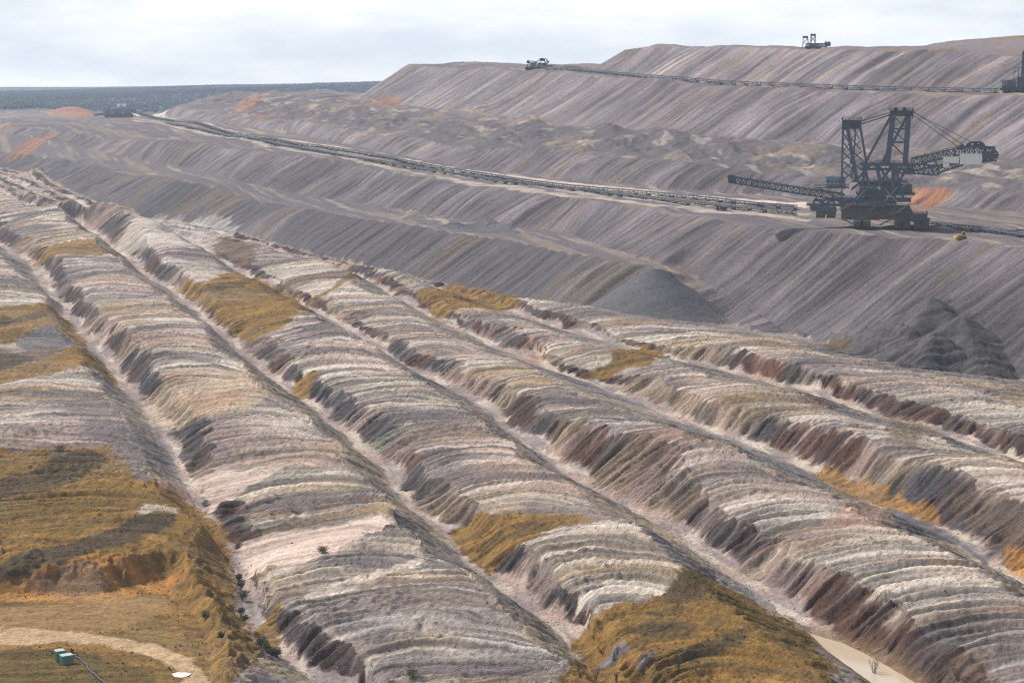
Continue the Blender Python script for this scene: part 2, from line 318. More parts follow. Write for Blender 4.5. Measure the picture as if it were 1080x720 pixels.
def soil_material():
    m = bpy.data.materials.new('soil'); m.use_nodes = True; t = m.node_tree; b = t.nodes['Principled BSDF']
    b.inputs['Roughness'].default_value = .95; b.inputs['Specular IOR Level'].default_value = .15
    at = t.nodes.new('ShaderNodeAttribute'); at.attribute_name = 'soil'
    tc = t.nodes.new('ShaderNodeTexCoord')
    n1 = t.nodes.new('ShaderNodeTexNoise'); n1.inputs['Scale'].default_value = .9; n1.inputs['Detail'].default_value = 5; n1.inputs['Roughness'].default_value = .7
    n2 = t.nodes.new('ShaderNodeTexNoise'); n2.inputs['Scale'].default_value = .12; n2.inputs['Detail'].default_value = 4
    mr = t.nodes.new('ShaderNodeMapRange'); mr.inputs['From Min'].default_value = .25; mr.inputs['From Max'].default_value = .75; mr.inputs['To Min'].default_value = .6; mr.inputs['To Max'].default_value = 1.4
    mr2 = t.nodes.new('ShaderNodeMapRange'); mr2.inputs['From Min'].default_value = .3; mr2.inputs['From Max'].default_value = .7; mr2.inputs['To Min'].default_value = .9; mr2.inputs['To Max'].default_value = 1.1
    for n in (n1, n2): t.links.new(tc.outputs['Object'], n.inputs['Vector'])
    t.links.new(n1.outputs['Fac'], mr.inputs['Value']); t.links.new(n2.outputs['Fac'], mr2.inputs['Value'])
    mu = t.nodes.new('ShaderNodeMath'); mu.operation = 'MULTIPLY'; t.links.new(mr.outputs[0], mu.inputs[0]); t.links.new(mr2.outputs[0], mu.inputs[1])
    vm = t.nodes.new('ShaderNodeVectorMath'); vm.operation = 'SCALE'; t.links.new(at.outputs['Color'], vm.inputs[0]); t.links.new(mu.outputs[0], vm.inputs['Scale'])
    t.links.new(vm.outputs[0], b.inputs['Base Color'])
    bp = t.nodes.new('ShaderNodeBump'); bp.inputs['Strength'].default_value = 1.0; bp.inputs['Distance'].default_value = .7
    t.links.new(n1.outputs['Fac'], bp.inputs['Height']); t.links.new(bp.outputs[0], b.inputs['Normal'])
    return m

# ------------------------------------------------------------------ the ground: one sheet, relief and soil colours
C = {k: np.array(v, np.float32) for k, v in dict(
    pale=(.54,.455,.375), beige=(.40,.305,.21), grey=(.22,.192,.17), dark=(.075,.069,.072), mauve=(.165,.141,.150), pink=(.42,.31,.265),
    red=(.10,.055,.040), brown=(.15,.105,.075), ochre=(.222,.127,.036), olive=(.105,.075,.024), deep=(.055,.042,.028), tan=(.27,.165,.07), lane=(.47,.325,.185),
    orange=(.33,.145,.07), rust=(.40,.19,.05), slate=(.11,.102,.112), white=(.62,.57,.52), salmon=(.40,.25,.18), forest=(.055,.072,.10), conegrey=(.098,.094,.102), green=(.20,.21,.15), flat=(.50,.385,.32)).items()}  # forest: blue of distant haze mixed into the colour
# colour patches, outlined on the photograph and laid on the ground where the sight lines meet it: (soil, softness m, strength, outline)
PATCH = [
 ('ochre',1.5,1,[(185,303),(215,300),(270,291),(300,305),(320,320),(334,331),(300,346),(262,360),(245,352),(225,334),(205,319)]),
 ('deep',1.0,.6,[(200,302),(215,305),(262,296),(290,300),(300,307),(262,302),(222,310)]),
 ('ochre',1.5,1,[(-40,322),(0,322),(45,320),(72,338),(93,364),(86,369),(60,346),(45,345),(15,362),(-40,368)]),
 ('deep',1.5,.55,[(-40,340),(0,338),(50,328),(55,333),(10,345),(-40,350)]),
 ('slate',1.5,.7,[(15,362),(30,352),(55,344),(82,366),(62,368),(40,370),(22,368)]),
 ('brown',2,1,[(-40,368),(0,366),(20,370),(60,368),(75,367),(50,378),(0,391),(-40,400)]),
 ('deep',2,.7,[(-40,375),(0,372),(30,374),(40,380),(0,389),(-40,394)]),
 ('ochre',1.2,1,[(-40,402),(0,392),(45,380),(75,367),(88,368),(108,384),(124,402),(118,406),(95,385),(80,388),(40,397),(0,404),(-40,410)]),
 ('ochre',1.6,1,[(-40,478),(20,474),(60,468),(115,472),(132,488),(150,508),(172,510),(205,528),(238,560),(246,600),(250,640),(262,665),(285,690),(250,700),(250,760),(-60,760),(-60,480)]),
 ('deep',1.5,.75,[(-40,490),(20,482),(60,470),(90,474),(118,484),(85,506),(40,520),(0,527),(-40,532)]),
 ('green',2,.5,[(48,474),(65,468),(72,474),(60,482)]),
 ('ochre',1.5,.8,[(-40,492),(0,484),(35,482),(60,486),(30,497),(0,502),(-40,506)]),
 ('deep',1.5,.85,[(-40,612),(0,596),(20,585),(60,575),(110,562),(150,545),(188,542),(180,556),(140,571),(90,584),(40,598),(12,606),(0,616),(-40,630)]),
 ('pale',1.2,.7,[(143,541),(153,531),(170,533),(186,538),(194,546),(185,545),(165,542),(150,545)]),
 ('rust',1.2,.9,[(-40,625),(0,614),(40,600),(90,586),(130,581),(155,590),(204,594),(190,615),(172,626),(150,627),(110,637),(60,635),(-40,642)]),
 ('brown',2.5,.65,[(30,605),(90,590),(115,588),(110,620),(80,632),(40,625)]),
 ('tan',1.2,.9,[(-60,645),(60,637),(110,638),(150,630),(174,627),(180,642),(170,650),(150,652),(110,668),(0,668),(-60,668)]),
 ('lane',1.0,1,[(-60,662),(40,662),(110,669),(160,678),(200,693),(222,716),(226,760),(196,760),(192,716),(182,703),(150,689),(112,680),(60,677),(0,680),(-60,678)]),
 ('tan',1.0,.8,[(90,635),(120,628),(160,628),(165,632),(120,645),(80,650),(40,658),(0,662),(20,650)]),
 ('olive',1.5,.75,[(-60,690),(0,690),(60,685),(108,691),(148,703),(164,716),(162,760),(-60,760)]),
 ('salmon',1.0,1,[(164,511),(178,507),(195,520),(213,536),(205,535),(185,521)]),
 ('ochre',1.2,1,[(472,558),(505,540),(530,543),(560,541),(612,540),(626,548),(590,553),(560,568),(530,590),(516,607),(498,594)]),
 ('deep',1.2,.45,[(545,552),(575,548),(600,546),(560,560),(540,572)]),
 ('ochre',1.6,1,[(600,672),(640,641),(700,626),(716,606),(738,602),(772,622),(802,640),(850,666),(874,700),(885,740),(600,745),(590,722),(618,700)]),
 ('olive',3,.6,[(715,606),(738,602),(772,622),(802,640),(850,666),(874,700),(850,690),(800,660),(760,640),(735,625)]),
 ('deep',1.5,.7,[(690,632),(715,610),(735,605),(748,618),(742,632),(715,640)]),
 ('deep',2,.6,[(655,662),(680,655),(710,652),(735,658),(722,671),(680,672)]),
 ('deep',1.5,.8,[(715,692),(750,672),(785,661),(792,667),(765,688),(730,700)]),
 ('mauve',1.0,1,[(628,700),(655,678),(663,683),(632,706)]), ('mauve',1.0,1,[(666,706),(690,683),(694,690),(680,702)]),
 ('rust',1.2,.85,[(856,500),(872,492),(900,504),(940,517),(975,532),(992,541),(989,558),(960,546),(920,532),(888,520)]),
 ('ochre',2,.5,[(856,500),(872,492),(900,504),(940,517),(975,532),(992,541),(989,558),(960,546),(920,532),(888,520)]),
 ('rust',1.2,.9,[(1062,580),(1090,576),(1095,612),(1068,606)]),
 ('slate',1.2,.9,[(925,536),(940,536),(975,548),(1000,560),(1025,576),(1040,595),(1010,575),(980,567),(950,562)]),
 ('salmon',2,.55,[(875,555),(910,530),(935,540),(945,560),(915,562)]),
 ('ochre',1.5,1,[(438,311),(478,299),(540,312),(548,319),(500,325),(462,336),(448,322)]),
 ('ochre',1.2,1,[(617,398),(640,385),(678,364),(706,375),(690,387),(660,390),(634,402)]),
 ('ochre',1.2,.9,[(320,321),(350,303),(396,296),(398,300),(356,304),(326,323)]),
 ('brown',1.5,.8,[(300,302),(335,290),(360,288),(366,293),(330,298),(306,308)]),
 ('ochre',1.2,.9,[(32,279),(50,263),(108,258),(131,270),(136,279),(110,268),(60,269),(38,281)]),
 ('brown',1.2,.5,[(100,260),(131,270),(136,279),(112,268)]),
 ('ochre',1.0,.9,[(300,416),(312,398),(338,393),(326,416)]),
 ('brown',3,.9,[(208,256),(240,245),(272,260),(268,276),(232,272)]), ('red',2,.6,[(228,258),(250,252),(262,262),(250,270)]),
 ('ochre',1.0,1,[(266,662),(295,630),(299,638),(288,655),(298,675),(290,692),(276,682)]),
 ('orange',3,.9,[(3,166),(22,152),(55,137),(60,141),(22,166)]), ('orange',6,.8,[(-20,133),(8,130),(14,138),(-20,142)]),
 ('orange',4,.85,[(248,119),(260,102),(275,101),(263,118)]), ('orange',6,.9,[(52,122),(62,114),(78,112),(98,120),(96,124)]),
 ('orange',5,.8,[(388,112),(398,103),(422,106),(418,112)]), ('orange',2,.75,[(955,208),(962,198),(1003,199),(992,212),(972,228),(966,222)]),
 ('red',3,.6,[(832,104),(845,94),(872,92),(868,100)]), ('orange',3,.45,[(265,124),(280,118),(290,120),(272,130)]),
 ('dark',2,.92,[(905,368),(945,324),(984,311),(1028,326),(1045,350),(1030,385),(1002,390),(958,392)]), ('dark',1.5,.6,[(978,375),(1008,350),(1025,335),(1002,388)]),
 ('slate',2,.95,[(425,230),(440,227),(470,236),(500,234),(545,236),(543,248),(510,246),(476,247),(440,236)]),
 ('slate',3,.85,[(40,182),(58,172),(85,169),(127,180),(112,186),(82,178)]), ('slate',3,.8,[(195,230),(215,222),(235,232),(205,236)]),
 ('slate',3,.7,[(95,195),(118,200),(140,205),(130,215),(108,205)]),
 ('flat',1.5,.9,[(205,505),(240,492),(262,500),(300,492),(262,515),(240,530),(222,540)]),
 ('flat',1.6,.95,[(250,572),(290,562),(345,555),(402,545),(420,553),(390,566),(340,588),(300,602),(258,606)]),
 ('pale',1.5,.8,[(318,624),(360,612),(405,600),(445,588),(450,593),(410,606),(360,622),(322,629)]),
 ('dark',2,.8,[(405,548),(420,541),(435,552),(446,566),(425,558)]),
 ('green',2,.55,[(385,470),(405,455),(440,448),(430,460),(400,480)]), ('brown',2,.6,[(690,447),(730,462),(775,470),(745,475),(700,455)]),
 ('brown',2,.75,[(830,405),(860,420),(900,432),(880,436),(845,430)]), ('brown',2,.8,[(940,440),(985,450),(1000,462),(965,470),(935,462)]),
 ('olive',2,.8,[(855,362),(885,358),(895,368),(880,372)]), ('brown',2,.6,[(975,720),(1010,690),(1040,685),(1045,720)]), ('brown',3,.6,[(1000,530),(1040,510),(1080,530),(1085,575),(1040,560)]),
 ('beige',4,.7,[(150,420),(210,400),(280,400),(300,420),(250,440),(200,450),(165,450)]), ('orange',3,.35,[(180,425),(260,412),(300,420),(220,440)]),
 ('orange',3,.35,[(770,400),(800,375),(830,378),(800,400)]), ('orange',3,.4,[(540,385),(560,360),(575,362),(560,388)]),
 ('white',3,.35,[(100,260),(160,230),(240,228),(250,245),(200,262),(140,268)]), ('pink',3,.6,[(90,352),(120,338),(128,350),(105,362)]),
]
_bp = [(140,122.5),(183,128.5),(230,138),(298,150),(366,160.5),(426,172),(460,178.5),(528,188.5),(602,198),(676,205.5),(760,214),(850,221)]
for _a, _b2, _s in ((-6.5, -2.2, .95), (3.4, 6.0, .5), (9, 11.5, .55)):
    PATCH.append(('pale', 1.5, _s, [(x, y_+_a*(.45+.55*(x-100)/700)) for x, y_ in _bp]+[(x, y_+_b2*(.45+.55*(x-100)/700)) for x, y_ in _bp[::-1]]))
NOISE_EDGE = 1.0
def relief_and_colour(x, y):
    x = x.astype(np.float32); y = y.astype(np.float32)
    u, v = uv(x, y); u = u.astype(np.float32); v = v.astype(np.float32)
    k, t, v0, v1, _ = locate(u, v); ty = TYPE[k].copy(); wd = v1-v0
    one_face = (u < CONE[0]-6) & ((k == NAMES.index('BB')) | (k == NAMES.index('D1C'))); ty[one_face] = SLOPE; t = np.where(one_face, .5, t)
    z = base_z(x, y).astype(np.float32)
    # dump arcs: across a row top the passes bend towards the camera at the crest
    km = np.maximum(k-1, 0); i4 = np.clip(u/4., 0, NU-1.001).astype(np.int32); wtop = np.where(ty == RIGHT, V_[k, i4]-V_[km, i4], wd)
    cellrow = (k//5).astype(np.float32)
    bv = .35+1.1*vn(u/75, cellrow*5+.5, 87)
    bow = np.where(ty == TOP, np.minimum(26., wtop*.9)*bv*t**(1.6+1.6*vn(u/90, cellrow*3, 88)), np.where(ty == RIGHT, np.minimum(26., wtop*.9)*bv+6*t, 0)).astype(np.float32)
    w1 = vn(u/22, v/30, 1)-.5; w2 = vn(u/5, v/14, 2)-.5
    up = u+bow+9*w1+2.4*w2+7*(vn(u/48, v/70, 89)-.5)
    cellrow = (k//5).astype(np.float32)
    n4 = fbm(u/2.6, v/2.6, 4, 3)-.5; n4b = fbm(u/11, v/11, 5, 3)-.5
    rowtop = ((ty == TOP)*1.0+(ty == RIGHT)*(1-t)**.6+(ty == LEFT)*t)*sstep(1, 5, wtop).astype(np.float32)
    # ribs of the passes, unequal
    lam = 4.3; p = up/lam; cell = np.floor(p); f = p-cell
    amp = .3+1.2*vn(cell*.73, v/26, 6); tri = np.where(f < .36, f/.36, (1-f)/.64); tri = tri**.8
    dz = rowtop*amp*tri*(.35+1.05*sstep(.4, .65, fbm(u/40, v/40+cellrow*7, 80, 2)))*(wd > 4)
    p2 = up/2.1+.3; c2 = np.floor(p2); f2 = np.abs(2*(p2-c2)-1)
    dz += (ty == TOP)*(f2-1)*.65*vn(c2*.61, v/14, 7)
    # bigger passes: every few dozen metres the heap steps up or down
    pp = u/31+.5*bow/31+.9*(vn(u/60, v/90, 50)-.5)+cellrow*.37; pc = np.floor(pp); pf = pp-pc
    st = (vn(pc*.77, cellrow*3.1, 51)-.5)*1.7*sstep(0, .16, pf)*sstep(1, .9, pf)
    dz += rowtop*st
    cl = np.abs(2*fbm(u/3.3, v/3.3, 52, 4)-1); rough = sstep(.56, .72, fbm(up/24, v/18, 53, 3))
    dz += rowtop*((.3-cl)*1.5*rough)
    # gullies running down the left faces, finer on the right faces
    gw = u+1.6*(vn(u/9, v/9, 8)-.5)+.7*(vn(u/3, v/3, 9)-.5)
    g = np.abs(2*vn(gw/3.4, v/46, 10)-1); g = np.minimum(g*2.2, 1); g2 = np.minimum(np.abs(2*vn(gw/1.5, v/30, 11)-1)*2, 1)
    body = np.sin(np.pi*np.clip(t, 0, 1))**.8
    dz += (ty == LEFT)*body*((g-.75)*2.4+(g2-.7)*1.3)
    dz += (ty == RIGHT)*body*((g-.75)*.8+(g2-.7)*.5)*(wd > 3)
    dz += np.isin(ty, (TOP, LEFT, RIGHT))*(n4*.55+n4b*1.1)
    f3 = up/.95; c3 = np.floor(f3); dz += (ty == TOP)*(np.abs(2*(f3-c3)-1)-1)*.4*vn(c3*.57, v/9, 75)
    dz += np.isin(ty, (TOP, LEFT, RIGHT))*(fbm(u/1.1, v/1.1, 76, 2)-.5)*.5
    dz += (ty == VAL)*(n4*.5)
    # angle-of-repose faces: streaks and soft undulation
    sl_ = (np.isin(ty, (SLOPE, DUMP))).astype(np.float32)
    su = u+6*(vn(u/34, v/26, 12)-.5)+2*(vn(u/9, v/12, 91)-.5)
    s1 = vn(su/4.2, v/95, 13); s2 = vn(su/1.7, v/60, 14); s3 = vn(su/26, v/160, 15); s4 = vn(su/75, v/200, 16)
    dz += sl_*np.sin(np.pi*t)**.5*((s1-.5)*2.0+(s2-.5)*1.2+(vn(su/.8, v/40, 64)-.5)*.5+(s3-.5)*4.2+(s4-.5)*6)+sl_*n4*.35
    dz += (ty == MESS)*((fbm(u/24, v/15, 17, 5)-.5)*11*np.sin(np.pi*t)+n4*.8)
    dz += (ty == BENCH)*((fbm(u/14, v/9, 18, 4)-.5)*1.6*sstep(0, .3, t)*sstep(1, .7, t)+n4*.3)
    dz += (ty == PLAT)*((fbm(u/30, v/30, 19, 4)-.5)*5*sstep(0, .06, t*(k == NAMES.index('S4T'))+(k != NAMES.index('S4T'))))
    for (mu, mv, ru, rv, h) in MOUNDS:
        if 4 <= h < 8:
            d2 = ((u-mu)/ru)**2+((v-mv)/rv)**2; b = d2 < 4
            if b.any(): dz[b] += np.exp(-d2[b])*h*.2*(1-np.abs(2*fbm(u[b]/9, v[b]/7, 77, 3)-1)*2.4)*np.clip((ru[b] if False else ru)/14., .4, 1)
    dz = dz*np.where(y > 2600, .4, 1)
    qm = np.zeros_like(u); pm = np.zeros_like(u)
    b = (u > QB[0]) & (u < QB[1]) & (v > QB[2]) & (v < QB[3])
    if b.any(): qs = sdist(u[b], v[b], QUARRY); qm[b] = sstep(4, -3, qs); dz[b] -= sstep(.3, 3, qs)*sstep(16, 8, qs)*(.5+1.3*np.abs(2*vn((u[b]+.4*v[b])/2.6, (v[b]-.4*u[b])/2.6, 78)-1))
    b = (u > PB[0]) & (u < PB[1]) & (v > PB[2]) & (v < PB[3])
    if b.any(): pm[b] = sstep(5, 0, sdist(u[b], v[b], POND))
    cd = np.hypot(u-CONE[0], v-CONE[1]); cm = sstep(44, 30, cd)*sstep(1.6, .1, z-cone_z(u, v))
    dz = dz*(1-.85*qm)*(1-.9*pm)*(1-.75*cm)+qm*(n4*.5+.3*(vn((u+.6*v)/1.3, (v-.6*u)/9, 20)-.5))
    # ---- colour
    jv = 2.6*(fbm(u/4, v/4, 21, 3)-.5)*2
    k2, t2, _, _, _ = locate(u, v+jv); tc_ = TYPE[k2].copy(); tc_[(u < CONE[0]-6) & ((k2 == NAMES.index('BB')) | (k2 == NAMES.index('D1C')))] = SLOPE
    n1 = fbm(up/34, v/110, 22, 3); n2 = fbm(up/8, v/60, 23, 3); n3 = vn(up/1.7, v/34, 24); n5 = fbm(up/50+9, v/60, 25, 3); n6 = fbm(u/1.6, v/1.6, 26, 3)
    def mix(a, b, f): return a*(1-f[:, None])+b*f[:, None]
    one = np.ones_like(u)
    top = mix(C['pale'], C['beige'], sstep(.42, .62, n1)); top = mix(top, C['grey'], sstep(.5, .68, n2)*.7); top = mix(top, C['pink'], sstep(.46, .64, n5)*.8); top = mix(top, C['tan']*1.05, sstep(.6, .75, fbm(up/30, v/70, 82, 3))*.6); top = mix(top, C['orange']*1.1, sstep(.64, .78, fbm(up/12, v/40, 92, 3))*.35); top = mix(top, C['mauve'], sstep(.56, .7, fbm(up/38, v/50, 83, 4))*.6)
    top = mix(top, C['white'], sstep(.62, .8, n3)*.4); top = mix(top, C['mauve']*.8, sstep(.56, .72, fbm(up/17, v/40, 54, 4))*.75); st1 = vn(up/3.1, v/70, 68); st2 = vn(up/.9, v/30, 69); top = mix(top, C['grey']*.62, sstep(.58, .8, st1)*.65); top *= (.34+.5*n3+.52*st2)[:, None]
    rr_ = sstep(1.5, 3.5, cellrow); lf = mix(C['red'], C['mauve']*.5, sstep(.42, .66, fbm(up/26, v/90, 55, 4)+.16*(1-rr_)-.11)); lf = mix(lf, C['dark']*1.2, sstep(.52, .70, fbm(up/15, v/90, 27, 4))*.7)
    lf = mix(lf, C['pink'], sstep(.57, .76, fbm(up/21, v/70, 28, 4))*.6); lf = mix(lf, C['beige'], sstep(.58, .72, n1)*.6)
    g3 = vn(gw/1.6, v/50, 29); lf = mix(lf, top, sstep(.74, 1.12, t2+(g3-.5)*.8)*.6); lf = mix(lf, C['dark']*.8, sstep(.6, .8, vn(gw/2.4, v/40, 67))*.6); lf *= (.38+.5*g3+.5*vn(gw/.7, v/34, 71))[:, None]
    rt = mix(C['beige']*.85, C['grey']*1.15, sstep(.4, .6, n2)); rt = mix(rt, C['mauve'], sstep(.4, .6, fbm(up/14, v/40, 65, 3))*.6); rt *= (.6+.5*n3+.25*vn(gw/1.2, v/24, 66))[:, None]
    va = mix(C['pink']*.85, C['pale']*.85, sstep(.3, .7, vn(u/9, v/4, 60))); va = mix(va, C['mauve']*1.15, sstep(.4, .64, fbm(u/14, v/3, 61, 3))*.75); va *= (.85+.3*n6)[:, None]
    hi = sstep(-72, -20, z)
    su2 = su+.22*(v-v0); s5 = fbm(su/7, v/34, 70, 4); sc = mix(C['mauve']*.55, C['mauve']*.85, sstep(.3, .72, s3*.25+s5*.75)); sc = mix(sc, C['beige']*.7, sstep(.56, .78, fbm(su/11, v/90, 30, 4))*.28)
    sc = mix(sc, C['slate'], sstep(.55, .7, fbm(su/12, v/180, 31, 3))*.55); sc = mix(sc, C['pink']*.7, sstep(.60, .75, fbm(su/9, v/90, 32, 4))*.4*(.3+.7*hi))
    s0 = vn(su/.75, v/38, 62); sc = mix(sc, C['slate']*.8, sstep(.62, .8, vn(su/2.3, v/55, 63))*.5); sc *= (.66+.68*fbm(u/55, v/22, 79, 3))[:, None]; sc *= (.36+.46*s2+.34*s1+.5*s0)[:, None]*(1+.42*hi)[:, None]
    du = mix(C['slate']*.95, C['mauve']*.72, sstep(.35, .6, s1)); du = mix(du, C['beige']*.5, sstep(.6, .75, s3)*.4); s0 = vn(su/.75, v/38, 62); du *= (.4+.4*s2+.4*s0)[:, None]
    be = mix(C['mauve']*.8, C['beige']*.35+C['mauve']*.45, sstep(.45, .7, fbm(u/120, v/7, 33, 3))); be = mix(be, C['pale']*.8, sstep(.62, .78, fbm(u/60, v/5, 34, 3))*.45); be = mix(be, C['slate'], sstep(.58, .7, fbm(u/80, v/4, 35, 3))*.6)
    fc_ = np.floor(u/44); fr1 = vn(fc_*.71, k*1.3, 84); fr2 = vn(fc_*.53, k*2.1, 85); uc_ = (fc_+.15+.7*fr1)*44; fan = sstep(1, .35, np.abs(u-uc_+3*(s1-.5))/(1.5+(1-t)*(5+13*fr2)))*sstep(1.0, .86, t)*sl_
    fcol = np.where((fr2 > .5)[:, None], C['mauve']*1.25, C['slate']*.9)*(.6+.4*s2+.4*n6)[:, None]; sc = mix(sc, fcol, fan*.55*sstep(.25, .5, fr1)); du = mix(du, fcol, fan*.4)
    dz += fan*.9*np.sin(np.pi*np.clip(t, 0, 1))
    me = mix(C['mauve']*.72, (C['beige']*.3+C['mauve']*.4), sstep(.48, .7, fbm(u/30, v/14, 36, 4))); me = mix(me, C['slate'], sstep(.54, .64, fbm(u/22, v/9, 37, 3))*.75); me = mix(me, C['pale']*.9, sstep(.62, .74, fbm(u/22, v/6, 38, 4))*.4); me *= (.8+.35*s2)[:, None]
    pl = mix(C['mauve']*1.1, C['brown']*1.4, sstep(.45, .65, n5))
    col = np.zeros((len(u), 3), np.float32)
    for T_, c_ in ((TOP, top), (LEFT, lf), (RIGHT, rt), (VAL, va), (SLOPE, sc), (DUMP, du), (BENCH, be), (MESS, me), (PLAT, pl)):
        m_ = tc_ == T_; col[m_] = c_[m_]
    col = mix(col, C['pink']*.95, ((tc_ == LEFT)*sstep(.16, .0, t2+(g3-.5)*.15)*.6).astype(np.float32))
    col = mix(col, C['conegrey']*(.9+.2*n6[:, None]), cm.astype(np.float32))
    hm = np.zeros_like(u)
    for (hu, hv, hz, hs) in HEAPS:
        d = np.sqrt((u-hu)**2+(v-hv)**2+3.); b = d < 60; zz_ = hz-hs*d*(1+.12*np.sin(5*np.arctan2(v-hv, u-hu)+hu)); hm = np.maximum(hm, b*sstep(.9, .2, z-zz_))
    col = mix(col, np.array((.088, .078, .080), np.float32)*(.65+.7*n6[:, None]), hm.astype(np.float32))
    # faces of the plain and the wooded hill
    ff_ = sstep(3200, 3500, y); col = mix(col, C['forest'], ff_)  # hill ground takes the same painted haze blue as its trees
    # outlined patches
    ej = 3.2*(fbm(u/5, v/5, 40, 4)-.5)+1.6*(vn(up/1.8, v/14, 41)-.5)
    gmask = np.zeros_like(u); flatm = np.zeros_like(u); slope_ = np.isin(tc_, (SLOPE, DUMP)).astype(np.float32)
    for nm, soft, stren, poly in PATCH_UV:
        lo = poly.min(0)-soft*3-4; hi_ = poly.max(0)+soft*3+4
        b = np.where((u > lo[0]) & (u < hi_[0]) & (v > lo[1]) & (v < hi_[1]))[0]
        if len(b) == 0: continue
        sc_ = max(1., float(np.median(poly[:, 0]))/650.)
        s = sdist(u[b], v[b], poly)+ej[b]*soft*.8*sc_+slope_[b]*(s1[b]-.5)*(min(14., soft*4*sc_) if nm in ('orange', 'red', 'dark') else 2.)
        a = sstep(soft*.7, -soft*.7, s)*stren
        if nm in ('orange', 'red'): a = a*(1-.5*sstep(.42, .62, vn(su[b]/2.2, v[b]/40, 72)*.5+s5[b]*.5))
        cc = C[nm]*((.42+.7*n3[b]+.45*n6[b]) if nm not in ('tan', 'lane') else (.7+.25*n3[b]+.35*n6[b]))[:, None]
        if nm in ('ochre', 'rust'):
            mo_ = sstep(.5, .72, fbm(u[b]/3.5, v[b]/7, 86, 4))[:, None]*.42; cc = cc*(1-mo_)+C['deep']*1.3*mo_
            cc = cc*(1-.4*sstep(.5, .75, n2[b])[:, None])+C['olive']*(.4*sstep(.5, .75, n2[b])[:, None]); gmask[b] = np.maximum(gmask[b], a)
            cc = cc*(1-.3*sstep(.5, .7, n5[b]))[:, None]+C['beige']*(.3*sstep(.5, .7, n5[b])*.8)[:, None]
        if nm in ('flat', 'white'): flatm[b] = np.maximum(flatm[b], a)
        if nm in ('tan', 'lane', 'olive', 'deep'): gmask[b] *= 1-a*(1 if nm in ('tan', 'lane') else .3)
        col[b] = col[b]*(1-a[:, None])+cc*a[:, None]
    dz = dz*(1-.85*flatm)
    dz += gmask*((vn(up/1.1, v/1.1, 42)-.5)*.3+(vn(up/2.2, v/20, 43)-.5)*1.3)*(1-qm)
    col = mix(col, C['tan']*.62, (pm*.75).astype(np.float32))
    return z+dz, np.clip(col, .01, .9), gmask

PATCH_UV = []
for nm, soft, stren, poly in PATCH:
    q = trace_uv(poly)
    if len(q) >= 3: PATCH_UV.append((nm, soft, stren, q))
AZ = np.concatenate([np.linspace(-70, -24, 40)[:-1], np.linspace(-24, -17, 60)[:-1], np.linspace(-17, 17, int(34/AZ_STEP)), np.linspace(17, 24, 60)[1:], np.linspace(24, 80, 44)[1:]])
RD = [20.]
while RD[-1] < 14000:
    r = RD[-1]; RD.append(r*(1.06 if r < 330 else 1.01 if r < 370 else 1+R_STEP if r < 1500 else 1+R_STEP*1.3 if r < 3400 else 1.012))
RD = np.array(RD); na, nr = len(AZ), len(RD)
sa, ca = np.sin(np.radians(AZ)), np.cos(np.radians(AZ))
X = (RD[:, None]*sa[None]).ravel(); Y = (RD[:, None]*ca[None]).ravel()
Zg = np.zeros(len(X), np.float32); COL = np.ones((len(X), 4), np.float32); GM = np.zeros(len(X), np.float32)
for s in range(0, len(X), 300000):
    e = min(len(X), s+300000); zz, cc, gg = relief_and_colour(X[s:e], Y[s:e]); Zg[s:e] = zz; COL[s:e, :3] = cc; GM[s:e] = gg
me_ = bpy.data.meshes.new('ground'); n = len(X); me_.vertices.add(n)
co = np.empty((n, 3), np.float32); co[:, 0] = X; co[:, 1] = Y; co[:, 2] = Zg; me_.vertices.foreach_set('co', co.ravel())
i = np.arange(nr-1)[:, None]*na+np.arange(na-1)[None]; quads = np.stack([i, i+1, i+na+1, i+na], -1).reshape(-1, 4).astype(np.int32); nq = len(quads)
me_.loops.add(nq*4); me_.loops.foreach_set('vertex_index', quads.ravel())
me_.polygons.add(nq); me_.polygons.foreach_set('loop_start', np.arange(0, nq*4, 4, dtype=np.int32)); me_.polygons.foreach_set('use_smooth', np.ones(nq, bool))
me_.update(calc_edges=True)
at_ = me_.attributes.new('soil', 'FLOAT_COLOR', 'POINT'); at_.data.foreach_set('color', COL.ravel())
ground = bpy.data.objects.new('ground', me_); scene.collection.objects.link(ground); ground['kind'] = 'structure'; me_.materials.append(soil_material())
print('ground', n, 'vertices')
def gz(x, y):                                          # finished ground height at single points
    zz, _, _ = relief_and_colour(np.atleast_1d(np.asarray(x, float)), np.atleast_1d(np.asarray(y, float))); return zz

# ------------------------------------------------------------------ haze
def haze(x0, x1, y0, y1, z0, z1, dens):
    v = [(x, y, z) for x in (x0, x1) for y in (y0, y1) for z in (z0, z1)]
    f = [(0,1,3,2),(4,6,7,5),(0,4,5,1),(2,3,7,6),(0,2,6,4),(1,5,7,3)]
    m = bpy.data.meshes.new('haze'); m.from_pydata(v, [], f); o = bpy.data.objects.new('haze', m); scene.collection.objects.link(o); o['kind'] = 'stuff'
    mt = bpy.data.materials.new('haze'); mt.use_nodes = True; t = mt.node_tree; t.nodes.clear()
    ou = t.nodes.new('ShaderNodeOutputMaterial'); pv = t.nodes.new('ShaderNodeVolumePrincipled')
    pv.inputs['Density'].default_value = dens; pv.inputs['Color'].default_value = (.70, .83, 1.0, 1); pv.inputs['Anisotropy'].default_value = .2
    t.links.new(pv.outputs[0], ou.inputs['Volume']); m.materials.append(mt); return o
haze(-7000, 7000, -200, 8000, -240, 190, HAZE)
